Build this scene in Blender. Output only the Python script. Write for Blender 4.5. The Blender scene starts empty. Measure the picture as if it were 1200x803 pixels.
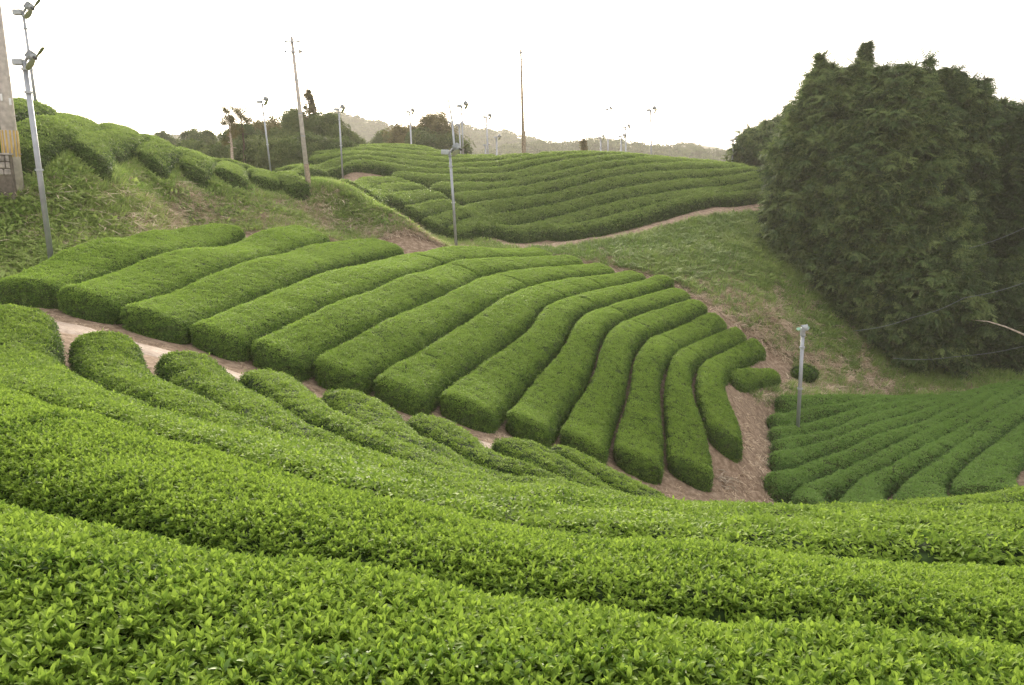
import bpy, bmesh, math, random
import numpy as np
from mathutils import Vector, Matrix, Euler
random.seed(7); RNG = np.random.default_rng(11)
SC = bpy.context.scene
COL = SC.collection
# ------------------------------------------------------------------ camera
FPX, PITCH = 915.0, math.radians(12.3)           # focal length in photo pixels (1200 wide), downward pitch
cam_d = bpy.data.cameras.new('camera'); cam = bpy.data.objects.new('camera', cam_d); COL.objects.link(cam)
cam_d.sensor_width = 36.0; cam_d.lens = 36.0 * FPX / 1200.0
cam_d.clip_start = 0.05; cam_d.clip_end = 12000
cam.location = (0, 0, 0); cam.rotation_euler = (math.radians(90) - PITCH, 0, 0)
SC.camera = cam
# ------------------------------------------------------------------ world: overcast evening sky, brighter round the hidden sun
SUN_AZ, SUN_EL = math.radians(-6), math.radians(14)      # azimuth from +Y towards +X
w = bpy.data.worlds.new("World"); SC.world = w; w.use_nodes = True
nt = w.node_tree; nt.nodes.clear()
def N(nt, t, **k):
    n = nt.nodes.new(t)
    for a, b in k.items(): setattr(n, a, b)
    return n
out = N(nt, 'ShaderNodeOutputWorld')
sky = N(nt, 'ShaderNodeTexSky', sky_type='NISHITA', sun_disc=False, sun_elevation=SUN_EL, sun_rotation=SUN_AZ)
sky.air_density = 1.0; sky.dust_density = 4.0; sky.ozone_density = 1.0
bg1 = N(nt, 'ShaderNodeBackground'); bg1.inputs[1].default_value = 0.06
nt.links.new(sky.outputs[0], bg1.inputs[0])
tc = N(nt, 'ShaderNodeTexCoord')
# cloud layer: one even white-grey overcast with a warm glow where the sun stands behind it
dot = N(nt, 'ShaderNodeVectorMath', operation='DOT_PRODUCT')
dot.inputs[1].default_value = (math.sin(SUN_AZ)*math.cos(SUN_EL), math.cos(SUN_AZ)*math.cos(SUN_EL), math.sin(SUN_EL))
nt.links.new(tc.outputs['Generated'], dot.inputs[0])
rmp = N(nt, 'ShaderNodeMapRange'); rmp.interpolation_type = 'SMOOTHSTEP'
for i, v in enumerate((0.868, 0.965, 0.0, 1.0)): rmp.inputs[1+i].default_value = v
nt.links.new(dot.outputs['Value'], rmp.inputs[0])
noi = N(nt, 'ShaderNodeTexNoise'); noi.inputs['Scale'].default_value = 3.0; noi.inputs['Detail'].default_value = 4
nt.links.new(tc.outputs['Generated'], noi.inputs['Vector'])
mix = N(nt, 'ShaderNodeMix', data_type='RGBA')
mix.inputs[6].default_value = (0.54, 0.525, 0.515, 1); mix.inputs[7].default_value = (4.2, 3.7, 3.0, 1)
nt.links.new(rmp.outputs[0], mix.inputs[0])
mul = N(nt, 'ShaderNodeMix', data_type='RGBA', blend_type='MULTIPLY'); mul.inputs[0].default_value = 1
nr = N(nt, 'ShaderNodeMapRange')
for i, v in enumerate((0.3, 0.7, 0.50, 1.20)): nr.inputs[1+i].default_value = v
nt.links.new(noi.outputs[0], nr.inputs[0])
nt.links.new(mix.outputs[2], mul.inputs[6]); nt.links.new(nr.outputs[0], mul.inputs[7])
bg2 = N(nt, 'ShaderNodeBackground'); bg2.inputs[1].default_value = 1.0
nt.links.new(mul.outputs[2], bg2.inputs[0])
ms = N(nt, 'ShaderNodeMixShader'); ms.inputs[0].default_value = 0.85
nt.links.new(bg1.outputs[0], ms.inputs[1]); nt.links.new(bg2.outputs[0], ms.inputs[2])
nt.links.new(ms.outputs[0], out.inputs[0])
HAZE = 0.0006
# ------------------------------------------------------------------ sun behind thin cloud
sd = bpy.data.lights.new('sun', 'SUN'); sd.energy = 1.5; sd.angle = math.radians(14); sd.color = (1.0, 0.90, 0.74)
so = bpy.data.objects.new('sun', sd); COL.objects.link(so)
dvec = Vector((math.sin(SUN_AZ)*math.cos(SUN_EL), math.cos(SUN_AZ)*math.cos(SUN_EL), math.sin(SUN_EL)))
so.rotation_euler = dvec.to_track_quat('Z', 'Y').to_euler(); so.location = (0, 60, 40)
SC.view_settings.view_transform = 'Standard'; SC.view_settings.look = 'None'
SC.view_settings.exposure = 1.92; SC.view_settings.gamma = 1.0
SC.render.engine = 'CYCLES'
SC.cycles.use_denoising = True; SC.cycles.denoising_input_passes = 'RGB_ALBEDO_NORMAL'; SC.cycles.denoising_prefilter = 'NONE'; SC.cycles.max_bounces = 6; SC.cycles.diffuse_bounces = 3
SC.cycles.transparent_max_bounces = 4; SC.cycles.volume_bounces = 1; SC.cycles.caustics_reflective = False
SC.cycles.use_adaptive_sampling = False
# ------------------------------------------------------------------ pixel <-> place
CP, SP = math.cos(PITCH), math.sin(PITCH)
def ray(px, py):                                   # direction scaled to Y = 1
    u, v = (px-600)/FPX, (401.5-py)/FPX
    dy = CP + v*SP
    return u/dy, (-SP + v*CP)/dy
def at(px, py, Y):
    a, b = ray(px, py); return Vector((a*Y, Y, b*Y))
# control points of the ground: (pixel x, pixel y, distance Y, height of the seen point above the ground)
CTL = []
def ctl(h, *pts):
    for p in pts: CTL.append((p[0], p[1], p[2], p[3] if len(p) > 3 else h))
ctl(.68, (0,585,3.2),(170,632,2.85),(325,667,2.62),(600,716,2.45),(900,748,2.3),(1200,768,2.2))
ctl(.65, (0,456,7.3),(75,482,6.4),(150,503,5.8),(250,530,5.3),(350,565,4.9),(450,595,4.65),(600,630,4.45),(800,655,4.2),(950,664,4.1),(1200,665,3.98))
ctl(.6, (82,440,14.8,.3),(100,457,13.2,.4),(150,485,11,.5),(225,515,9.2),(300,537,8.0),(400,565,7.1),(500,588,6.6),(600,605,6.3),(800,628,5.95),(1000,641,5.7),(1200,637,5.5))
ctl(.62, (187,455,14.6,.35),(225,480,12.6,.42),(300,512,10.9,.5),(350,532,9.9),(475,565,8.8),(600,590,8.1),(800,613,7.6),(1000,624,7.4),(1200,622,7.2))
ctl(.65, (325,492,13.6,.35),(375,520,11.9,.42),(425,540,11,.5),(500,562,10.3,.58),(600,580,10),(800,603,9.4),(1000,611,9.1),(1200,606,8.8))
ctl(.7, (400,500,14.6,.35),(450,525,13,.45),(500,542,12.2,.55),(600,568,11.8),(800,593,11.2),(1000,600,10.7),(1200,594,10.3))
ctl(.78, (512,535,14.8,.4),(600,560,13.8,.62),(720,582,13.0),(902,594,12.4),(1077,585,12.2),(1200,568,12.2))
ctl(.15, (75,402,16.5),(172,432,15.9),(272,460,15.7),(366,481,15.9),(476,515,16.2),(560,535,17),(657,556,18))
ctl(.78, (600,552,16,.4),(650,570,15.4,.62),(750,584,16.6))
ctl(0, (63,360,21),(133,380,20.7),(210,403,20.5),(277,423,20.5),(345,448,20.5),(420,468,20.8),(497,490,21),(580,510,21.5),(645,530,22),(712,554,22.7),(779,571,23.4),(867,545,26.6))
ctl(.25, (133,331,24.1),(200,303,27.8),(293,275,34.6),(233,338,25.1),(300,312,29.4),(353,296,33.8),(393,283,38.2),(267,377,23),(333,348,26.8),(400,320,32.4),(445,307,36.2),(480,297,39.6),(333,395,22.7),(400,361,26.3),(467,333,31.1),(400,413,22.8),(433,394,24.6),(500,364,29.4))
ctl(.25, (527,315,37),(565,332,36),(603,347,34.5),(637,365,32.7),(670,387,31),(702,403,30.2),(745,420,30),(785,430,30),(813,447,30.6),(851,450,31.8))
ctl(.2, (653,308,43.8),(690,317,43.5),(727,327,43),(762,332,42.5),(795,338,42),(815,354,40.5),(833,367,39),(858,385,38.4),(881,403,38.3),(903,421,38.6),(925,443,36.4),(865,438,34.6),(885,428,37.0),(826,430,33.2),(850,416,35.9),(866,457,33.2),(896,452,35.0),(804,414,33.5),(830,400,36.2))
# right field
ctl(.3, (909,499,32.8),(911,512,31.4),(917,531,30),(920,547,28.8),(915,561,27.6),(907,591,25.7))
ctl(0, (909,486,34.2),(880,590,25.4),(868,480,31.4),(885,545,27.6))
ctl(.5, (1000,512,31.2),(1067,540,29.4),(1107,571,27.2),(1200,560,27.2),(1120,512,32.5),(1131,472,37.3),(1200,483,35),(1200,451,40.5),(1040,473,36.6))
# right bank
ctl(0, (900,300,50),(1000,380,46),(1100,450,42),(760,300,46.8),(700,295,48.5),(850,330,44.5),(900,380,40.5),(925,450,36.4),(960,464,36.8),(1030,465,40.5),(850,280,51.5),(940,330,47.5),(1040,405,46.5),(1200,420,50),(1000,300,56))
# middle hill
ctl(0, (545,284,48.5),(590,283,50.3),(657,284,51),(707,277,52),(783,259,54.5),(847,244,58),(903,240,60),(600,296,47.2),(535,297,45.5))
ctl(.5, (590,270,51.8),(590,253,53.5),(590,237,55.3),(590,226,57),(590,217,58.8),(590,207,60.5),(590,199,62.2),(590,192,64),(590,185,67))
ctl(.5, (707,258,53.7),(707,243,55.4),(707,228,57.1),(707,213,58.8),(707,202,60.5),(707,194,62.2),(707,186,64),(707,182,67))
ctl(.5, (850,232,59.7),(850,220,61.4),(850,210,63.1),(850,201,64.8),(845,195,67),(903,222,62),(903,213,64),(905,207,66.5))
ctl(.5, (517,270,48.8),(560,252,52),(492,259,48.8),(548,246,53),(470,244,49.6),(522,238,54),(444,231,50.6),(498,226,56),(414,220,52),(480,218,58),(454,210,60))
ctl(.5, (460,203,62),(460,196,64),(460,189,66),(460,183,68.5),(460,178,71),(460,174,74),(460,172.5,77),(400,203,58),(400,195,60.5),(400,187,63),(400,182,66),(410,177,69),(420,174,72),(345,212,52),(352,203,55),(360,195,59),(375,186,65),(540,190,67))
# left bank and left hill
ctl(0, (5,330,23.3),(62,318,24),(0,290,25),(0,230,26.8),(0,207,27),(-30,206,27.2),(25,198,28),(60,203,28.6),(200,245,34.6),(200,224,35.5),(250,256,36.5),(250,234,38.5),(320,232,41.5),(330,260,39),(420,275,42.6),(480,290,44.6),(362,219,44),(400,223,44),(450,241,43.5),(480,263,44),(520,286,46),(100,250,28.3),(100,290,26.4),(130,210,31),(400,250,43.2))
ctl(0, (65,197,28.6),(137,210,31.4),(203,216,36.3),(249,217,39.3),(293,224,41.5),(331,225,43.5))
ctl(.68, (63,134,38),(107,142,39.5),(160,154,41),(210,174,44),(254,188,46),(300,200,48),(18,141,40))
WP = [(0,0,-1.85),(-5,0,-1.55),(5,0,-1.85),(-3,-5,-.9),(5,-5,-1.0),(-10,5,-1.9),(-14,11,-2.3),(-17,17,-2.6),(-18,23,-2.4),(10,0,-1.9),(10,5,-2.9),(16,8,-4.2),(15,13,-6.2),
      (5,15,-7.9),(9,15,-7.9),(14,16,-8.2),(6,18,-9.0),(11,19,-10.2),(7.5,22,-10.4),(13,23,-11.6),(19,20,-10.2),(20,25,-11.4),(9.5,24.5,-11.2),(28,30,-11.6),(33,40,-10.5),(27,43,-11.2),(30,50,-11.2),
      (-24,29,.3),(-25,38,2.3),(-18.5,48,.4),(-22,47,1.3),(-14.2,21.2,-3.5),(-13.75,27.6,-2.95),(-13.7,31,-2.75),(-13.7,34,-2.6),(-13.3,36.5,-2.5),(-13,50,-1.2),(-20,56,-2),(-14,60,-1.6),(-26,60,-2),(-30,75,-2),(-15,84,-1.2),(-8,84,.6),(0,76,-.2),(8,76,-.3),(18,76,-1.0),(24,66,-2.6),(30,66,-4.5),(0,90,-3.5),(15,90,-4),(30,85,-6),(-30,90,-2.5),(32,56,-8),(-30,10,-1.5),(-32,40,1.5),(22,10,-4.0),(30,20,-8.5)]
pts, zs = [], []
for px, py, Y, h in CTL:
    a, b = ray(px, py); pts.append((a*Y, Y)); zs.append(b*Y - h)
for X, Y, Z in WP: pts.append((X, Y)); zs.append(Z)
PTS = np.array(pts); ZS = np.array(zs)
def kern(r2): return 0.5*r2*np.log(r2 + 1e-9)
def fit():
    n = len(PTS)
    d2 = ((PTS[:, None] - PTS[None])**2).sum(2)
    lam = 0.03 + 0.015*PTS[:, 1].clip(0, 60)
    K = kern(d2) + np.diag(lam)
    P = np.c_[np.ones(n), PTS]
    A = np.zeros((n+3, n+3)); A[:n, :n] = K; A[:n, n:] = P; A[n:, :n] = P.T
    return np.linalg.solve(A, np.r_[ZS, np.zeros(3)])
TW = fit()
def sstep(a, b, x):
    t = np.clip((x-a)/(b-a), 0, 1); return t*t*(3-2*t)
def vnoise(x, y, seed=0):                               # smooth value noise in [-1, 1]
    xi, yi = np.floor(x).astype(np.int64), np.floor(y).astype(np.int64)
    fx, fy = x-xi, y-yi; fx = fx*fx*(3-2*fx); fy = fy*fy*(3-2*fy)
    def hsh(i, j):
        v = (i*374761393 + j*668265263 + seed*974634777) & 0xffffffff
        v = ((v ^ (v >> 13))*1274126177) & 0xffffffff
        return ((v ^ (v >> 16)) & 0xffff)/32767.5 - 1
    a = hsh(xi, yi)*(1-fx) + hsh(xi+1, yi)*fx; b = hsh(xi, yi+1)*(1-fx) + hsh(xi+1, yi+1)*fx
    return a*(1-fy) + b*fy
def gz(X, Y):
    X = np.atleast_1d(np.asarray(X, float)); Y = np.atleast_1d(np.asarray(Y, float))
    sh = X.shape; X = X.ravel(); Y = Y.ravel(); o = np.empty(len(X))
    Xc = np.clip(X, -34, 36); Yc = np.clip(Y, -7, 92)
    for i in range(0, len(X), 20000):
        x, y = Xc[i:i+20000], Yc[i:i+20000]
        d2 = (x[:, None]-PTS[None, :, 0])**2 + (y[:, None]-PTS[None, :, 1])**2
        o[i:i+20000] = kern(d2) @ TW[:-3] + TW[-3] + TW[-2]*x + TW[-1]*y
    d = np.hypot(X-Xc, Y-Yc)
    t = sstep(0, 60, d)
    far = -9 - 5*sstep(60, 300, d)
    return (o*(1-t) + far*t).reshape(sh)
def g1(x, y): return float(gz(x, y)[0])
def hit(px, py, h=0.0, y0=1.5, y1=95):
    a, b = ray(px, py)
    for st in (.3, .02):
        Y = np.arange(y0, y1, st)
        f = b*Y - (gz(a*Y, Y) + h)
        k = np.where(f <= 0)[0]
        k = int(np.argmin(np.abs(f))) if len(k) == 0 or k[0] == 0 else k[0]
        y = Y[k]; y0 = max(y0, y-.35); y1 = y+.35
    return (a*y, y)
# ------------------------------------------------------------------ materials
def mat(name):
    m = bpy.data.materials.new(name); m.use_nodes = True; nt = m.node_tree; nt.nodes.clear()
    o = N(nt, 'ShaderNodeOutputMaterial'); b = N(nt, 'ShaderNodeBsdfPrincipled')
    nt.links.new(b.outputs[0], o.inputs[0]); return m, nt, b, o
def ramp(nt, fac, stops):
    r = N(nt, 'ShaderNodeValToRGB'); e = r.color_ramp.elements
    while len(e) < len(stops): e.new(0.5)
    for k, (p, c) in enumerate(stops): e[k].position = p; e[k].color = (*c, 1)
    nt.links.new(fac, r.inputs[0]); return r.outputs[0]
def simple(name, col, rough=.6, metal=0, noise=0.15, scale=6.0, bump=0.0):
    m, nt, b, o = mat(name)
    tc = N(nt, 'ShaderNodeTexCoord'); n = N(nt, 'ShaderNodeTexNoise'); n.inputs['Scale'].default_value = scale; n.inputs['Detail'].default_value = 6
    nt.links.new(tc.outputs['Object'], n.inputs['Vector'])
    lo = tuple(c*(1-noise*1.6) for c in col); hi = tuple(min(1, c*(1+noise)) for c in col)
    nt.links.new(ramp(nt, n.outputs[0], [(.3, lo), (.7, hi)]), b.inputs['Base Color'])
    b.inputs['Roughness'].default_value = rough; b.inputs['Metallic'].default_value = metal
    if rough > .8: b.inputs['Specular IOR Level'].default_value = .1
    if bump:
        bp = N(nt, 'ShaderNodeBump'); bp.inputs['Strength'].default_value = bump; bp.inputs['Distance'].default_value = .02
        nt.links.new(n.outputs[0], bp.inputs['Height']); nt.links.new(bp.outputs[0], b.inputs['Normal'])
    return m
def leaf_mat(name, dark, mid, light, rough=.45, trans=.5, spec=.4):
    """colour runs old -> young, and on tree crowns painted shade -> light, by the tint stored on each instance plus the leaf's own value"""
    m, nt, b, o = mat(name)
    a1 = N(nt, 'ShaderNodeAttribute', attribute_type='INSTANCER', attribute_name='tint')
    a2 = N(nt, 'ShaderNodeAttribute', attribute_type='GEOMETRY', attribute_name='leafval')
    s = N(nt, 'ShaderNodeMath', operation='MULTIPLY_ADD'); s.inputs[1].default_value = .6
    nt.links.new(a2.outputs['Fac'], s.inputs[0]); nt.links.new(a1.outputs['Fac'], s.inputs[2])
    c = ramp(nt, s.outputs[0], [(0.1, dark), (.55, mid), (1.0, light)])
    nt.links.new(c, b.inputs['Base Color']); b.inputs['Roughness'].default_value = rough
    b.inputs['Specular IOR Level'].default_value = spec
    t = N(nt, 'ShaderNodeBsdfTranslucent'); nt.links.new(c, t.inputs[0])
    mx = N(nt, 'ShaderNodeMixShader'); mx.inputs[0].default_value = trans
    nt.links.new(b.outputs[0], mx.inputs[1]); nt.links.new(t.outputs[0], mx.inputs[2]); nt.links.new(mx.outputs[0], o.inputs[0])
    return m
M_TEA = leaf_mat('tea_leaf', (.020, .052, .014), (.106, .190, .024), (.265, .385, .055), spec=.1, rough=.52)
M_TEA_DARK = leaf_mat('tea_leaf_old_field', (.020, .068, .014), (.098, .215, .034), (.20, .345, .065), spec=.2)
M_TEA_T = leaf_mat('tea_leaf_terrace', (.026, .070, .016), (.140, .250, .032), (.29, .43, .065), spec=.1)
M_TEA_HILL = leaf_mat('tea_leaf_hill_field', (.024, .060, .016), (.125, .205, .040), (.26, .36, .08), spec=.2)
M_BODY = simple('hedge_inside', (.026, .048, .012), .9, noise=.5, scale=9)
M_BODYL = simple('hedge_inside_far', (.050, .082, .018), .9, noise=.5, scale=9)
M_WEED = leaf_mat('weed_leaf', (.06, .12, .025), (.165, .28, .05), (.35, .45, .12))
M_STRAW = leaf_mat('dry_straw', (.22, .145, .085), (.54, .42, .30), (.80, .68, .52), rough=.8, trans=.2, spec=.1)
M_HINOKI = leaf_mat('cypress_spray', (.012, .030, .009), (.056, .100, .027), (.17, .23, .07), rough=.6, trans=.25, spec=.2)
M_BROAD = leaf_mat('broadleaf_crown', (.030, .055, .014), (.075, .115, .028), (.15, .19, .055), rough=.6, trans=.3, spec=.2)
M_RUSTY = leaf_mat('reddish_crown', (.055, .060, .018), (.13, .115, .035), (.22, .19, .07), rough=.6, trans=.3, spec=.2)
M_BARK = simple('bark', (.10, .075, .055), .9, scale=12, noise=.4)
M_PALEBARK = simple('pale_bark', (.42, .36, .29), .9, scale=8, noise=.3)
M_STEEL = simple('galvanised_steel', (.34, .36, .39), .45, .55, noise=.12, scale=3)
M_BOX = simple('grey_painted_box', (.38, .41, .43), .5, .2, noise=.1)
M_WHITE = simple('white_paint', (.75, .76, .76), .4, noise=.06)
M_OLIVE = simple('olive_blade', (.16, .18, .08), .4, .1, noise=.2)
M_GREEN = simple('pale_green_blade', (.28, .50, .36), .4, noise=.1)
M_DARK = simple('dark_metal', (.05, .05, .05), .5, .3)
M_CONC = simple('concrete', (.47, .43, .39), .85, noise=.18, scale=5, bump=.3)
M_WOODP = simple('weathered_wood', (.36, .29, .22), .85, noise=.3, scale=8)
M_YEL = simple('yellow_guard', (.50, .34, .08), .5, noise=.1)
M_BLACK = simple('black_cable', (.03, .03, .035), .6)
M_STONE = simple('wall_stone', (.34, .31, .28), .85, noise=.35, scale=4, bump=.5)
M_MORTAR = simple('mortar', (.14, .12, .10), .95, noise=.3)
M_CABLE = simple('grey_cable', (.12, .14, .15), .5)
# ------------------------------------------------------------------ helpers
def newobj(name, data, parent=None):
    o = bpy.data.objects.new(name, data); COL.objects.link(o)
    if parent is not None: o.parent = parent
    return o
def mesh_np(name, V, F, m=None, smooth=True):
    me = bpy.data.meshes.new(name); me.from_pydata([tuple(v) for v in V], [], F)
    if m: me.materials.append(m)
    if smooth: me.shade_smooth()
    me.update(); return me
def thing(name, label, cat, loc, group=None):
    o = newobj(name, None); o.location = loc; o.empty_display_size = .3
    o['label'] = label; o['category'] = cat
    if group: o['group'] = group
    return o
def tag(o, label=None, cat=None, group=None, kind=None):
    for k, v in (('label', label), ('category', cat), ('group', group), ('kind', kind)):
        if v: o[k] = v
    return o
class MB:
    def __init__(s): s.V = []; s.F = []
    def add(s, V, F):
        b = len(s.V); s.V += [tuple(v) for v in V]; s.F += [tuple(b+i for i in f) for f in F]; return s
    def tube(s, pts, rads, n=8, cap=True):
        pts = [Vector(p) for p in pts]; V = []; F = []; ref = Vector((.31, .93, .2)).normalized()
        if not hasattr(rads, '__len__'): rads = [rads]*len(pts)
        for i, p in enumerate(pts):
            d = (pts[min(i+1, len(pts)-1)] - pts[max(i-1, 0)]).normalized()
            u = d.cross(ref if abs(d.dot(ref)) < .95 else Vector((1, 0, 0))).normalized(); w_ = d.cross(u)
            for k in range(n):
                a = 2*math.pi*k/n; V.append(p + (u*math.cos(a) + w_*math.sin(a))*rads[i])
        for i in range(len(pts)-1):
            for k in range(n):
                F.append((i*n+k, i*n+(k+1) % n, (i+1)*n+(k+1) % n, (i+1)*n+k))
        if cap: F.append(tuple(range(n))[::-1]); F.append(tuple((len(pts)-1)*n+k for k in range(n)))
        return s.add(V, F)
    def box(s, c, size, R=None, bev=.12):
        """box with chamfered vertical and horizontal edges"""
        hx, hy, hz = [v/2 for v in size]; b = min(hx, hy, hz)*bev*2
        bm = bmesh.new(); bmesh.ops.create_cube(bm, size=1)
        for v in bm.verts: v.co = Vector((v.co.x*size[0], v.co.y*size[1], v.co.z*size[2]))
        bmesh.ops.bevel(bm, geom=bm.edges[:], offset=b, segments=1, affect='EDGES')
        bm.verts.ensure_lookup_table(); R = R or Matrix.Identity(3)
        V = [Vector(c) + R @ v.co for v in bm.verts]; F = [tuple(v.index for v in f.verts) for f in bm.faces]
        bm.free(); return s.add(V, F)
    def build(s, name, m, parent=None, smooth=False):
        return newobj(name, mesh_np(name, s.V, s.F, m, smooth), parent)
def catmull(P, step):
    """smooth polyline through P, resampled evenly"""
    P = np.array(P, float)
    if len(P) < 3: Q = P
    else:
        A = np.vstack([2*P[0]-P[1], P, 2*P[-1]-P[-2]]); Q = []
        for i in range(1, len(A)-2):
            d = max(2, int(np.linalg.norm(A[i+1]-A[i])/.15))
            t = np.linspace(0, 1, d, endpoint=False)[:, None]
            # centripetal parametrisation keeps the curve from looping
            def tj(ti, a, b): return ti + max(np.linalg.norm(b-a), 1e-4)**.5
            t0 = 0; t1 = tj(t0, A[i-1], A[i]); t2 = tj(t1, A[i], A[i+1]); t3 = tj(t2, A[i+1], A[i+2])
            T = t1 + t*(t2-t1)
            A1 = (t1-T)/(t1-t0)*A[i-1] + (T-t0)/(t1-t0)*A[i]; A2 = (t2-T)/(t2-t1)*A[i] + (T-t1)/(t2-t1)*A[i+1]
            A3 = (t3-T)/(t3-t2)*A[i+1] + (T-t2)/(t3-t2)*A[i+2]
            B1 = (t2-T)/(t2-t0)*A1 + (T-t0)/(t2-t0)*A2; B2 = (t3-T)/(t3-t1)*A2 + (T-t1)/(t3-t1)*A3
            Q.append((t2-T)/(t2-t1)*B1 + (T-t1)/(t2-t1)*B2)
        Q = np.vstack(Q + [P[-1:]])
    L = np.r_[0, np.cumsum(np.linalg.norm(np.diff(Q, axis=0), axis=1))]
    n = max(3, int(round(L[-1]/step))+1); s = np.linspace(0, L[-1], n)
    return np.c_[np.interp(s, L, Q[:, 0]), np.interp(s, L, Q[:, 1])]
def smooth1(a, k):
    if k < 2: return a
    p = np.pad(a, [(k, k)] + [(0, 0)]*(a.ndim-1), 'edge'); w_ = np.hanning(2*k+3)[1:-1]; w_ /= w_.sum()
    if a.ndim == 1: return np.convolve(p, w_, 'valid')
    return np.stack([np.convolve(p[:, j], w_, 'valid') for j in range(a.shape[1])], 1)
def eulers(Z, spin):
    """XYZ eulers that turn local z to the rows of Z after a spin about z"""
    th = np.arccos(np.clip(Z[:, 2], -1, 1)); ph = np.arctan2(Z[:, 1], Z[:, 0])
    ct, st, cp, sp, cs, ss = np.cos(th), np.sin(th), np.cos(ph), np.sin(ph), np.cos(spin), np.sin(spin)
    r00 = cp*ct*cs - sp*ss; r10 = sp*ct*cs + cp*ss; r20 = -st*cs; r21 = st*ss; r22 = ct
    return np.c_[np.arctan2(r21, r22), -np.arcsin(np.clip(r20, -1, 1)), np.arctan2(r10, r00)]
GROUPS = {}
def gn_group(coll):
    if coll.name in GROUPS: return GROUPS[coll.name]
    g = bpy.data.node_groups.new('scatter_' + coll.name, 'GeometryNodeTree')
    g.interface.new_socket('Geometry', in_out='INPUT', socket_type='NodeSocketGeometry')
    g.interface.new_socket('Geometry', in_out='OUTPUT', socket_type='NodeSocketGeometry')
    gi, go = N(g, 'NodeGroupInput'), N(g, 'NodeGroupOutput')
    ci = N(g, 'GeometryNodeCollectionInfo'); ci.inputs[0].default_value = coll
    ci.inputs['Separate Children'].default_value = True; ci.inputs['Reset Children'].default_value = True
    ip = N(g, 'GeometryNodeInstanceOnPoints'); ip.inputs['Pick Instance'].default_value = True
    def na(name, t):
        n = N(g, 'GeometryNodeInputNamedAttribute', data_type=t); n.inputs[0].default_value = name; return n.outputs[0]
    g.links.new(gi.outputs[0], ip.inputs['Points']); g.links.new(ci.outputs[0], ip.inputs['Instance'])
    g.links.new(na('pick', 'INT'), ip.inputs['Instance Index'])
    er = N(g, 'FunctionNodeEulerToRotation'); g.links.new(na('rot', 'FLOAT_VECTOR'), er.inputs[0]); g.links.new(er.outputs[0], ip.inputs['Rotation'])
    g.links.new(na('scl', 'FLOAT'), ip.inputs['Scale'])
    g.links.new(ip.outputs[0], go.inputs[0])
    GROUPS[coll.name] = g; return g
def source(name, meshes):
    c = bpy.data.collections.new(name)
    for i, me in enumerate(meshes):
        o = bpy.data.objects.new('%s_%02d' % (name, i), me); c.objects.link(o)
    return c
NINST = [0]
def scatter(name, parent, P, rot, scl, tint, coll, kind='stuff'):
    n = len(P); NINST[0] += n
    me = bpy.data.meshes.new(name); me.vertices.add(n)
    loc = np.array(parent.location) if parent is not None else np.zeros(3)
    me.vertices.foreach_set('co', (np.asarray(P)-loc).astype(np.float32).ravel())
    for nm, ty, arr in (('rot', 'FLOAT_VECTOR', rot), ('scl', 'FLOAT', scl), ('tint', 'FLOAT', tint)):
        a = me.attributes.new(nm, ty, 'POINT'); a.data.foreach_set('vector' if ty == 'FLOAT_VECTOR' else 'value', np.asarray(arr, np.float32).ravel())
    a = me.attributes.new('pick', 'INT', 'POINT'); a.data.foreach_set('value', RNG.integers(0, len(coll.objects), n).astype(np.int32))
    me.update()
    o = newobj(name, me, parent); md = o.modifiers.new('scatter', 'NODES'); md.node_group = gn_group(coll)
    if kind: o['kind'] = kind
    return o
# ------------------------------------------------------------------ leaves and tufts (meshes used by the scatters)
def leafstrip(base, d, up, L, W, seg=3, curl=.5, fold=.25):
    """a pointed leaf folded along its midrib and curling along its length"""
    d = Vector(d).normalized(); up = Vector(up); side = d.cross(up).normalized(); up = side.cross(d).normalized()
    V, F = [], []
    prof = [0.22, .9, 1.0, .74, 0.0] if seg == 4 else ([.25, 1.0, .75, 0.0] if seg == 3 else [.35, 1.0, 0.0])
    p = Vector(base); a = 0.0
    for i, w_ in enumerate(prof):
        a = -curl*(i/seg); dd = (d*math.cos(a) + up*math.sin(a))
        if i: p = p + dd*(L/seg)
        nn = (up*math.cos(a) - d*math.sin(a))
        if w_ > 0: V += [p - side*(W/2*w_) + nn*fold*W*w_*.5, p.copy(), p + side*(W/2*w_) + nn*fold*W*w_*.5]
        else: V.append(p.copy())
    for i in range(seg-1):
        b = i*3; F += [(b, b+1, b+4, b+3), (b+1, b+2, b+5, b+4)]
    b = (seg-1)*3; t = len(V)-1; F += [(b, b+1, t), (b+1, b+2, t)]
    return V, F
def leaves_mesh(name, leaves, m, stems=None):
    V, F, val = [], [], []
    for (base, d, up, L, W, seg, curl, fold, v) in leaves:
        v_, f_ = leafstrip(base, d, up, L, W, seg, curl, fold); b = len(V)
        V += v_; F += [tuple(b+i for i in f) for f in f_]; val += [v]*len(f_)
    for (p, q, r, v) in (stems or []):
        mb = MB().tube([p, q], [r, r*.7], 3, False); b = len(V)
        V += [Vector(x) for x in mb.V]; F += [tuple(b+i for i in f) for f in mb.F]; val += [v]*len(mb.F)
    me = mesh_np(name, V, F, m)
    a = me.attributes.new('leafval', 'FLOAT', 'FACE'); a.data.foreach_set('value', np.array(val, np.float32))
    return me
R_ = random.Random(3)
def ru(a, b): return R_.uniform(a, b)
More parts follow.
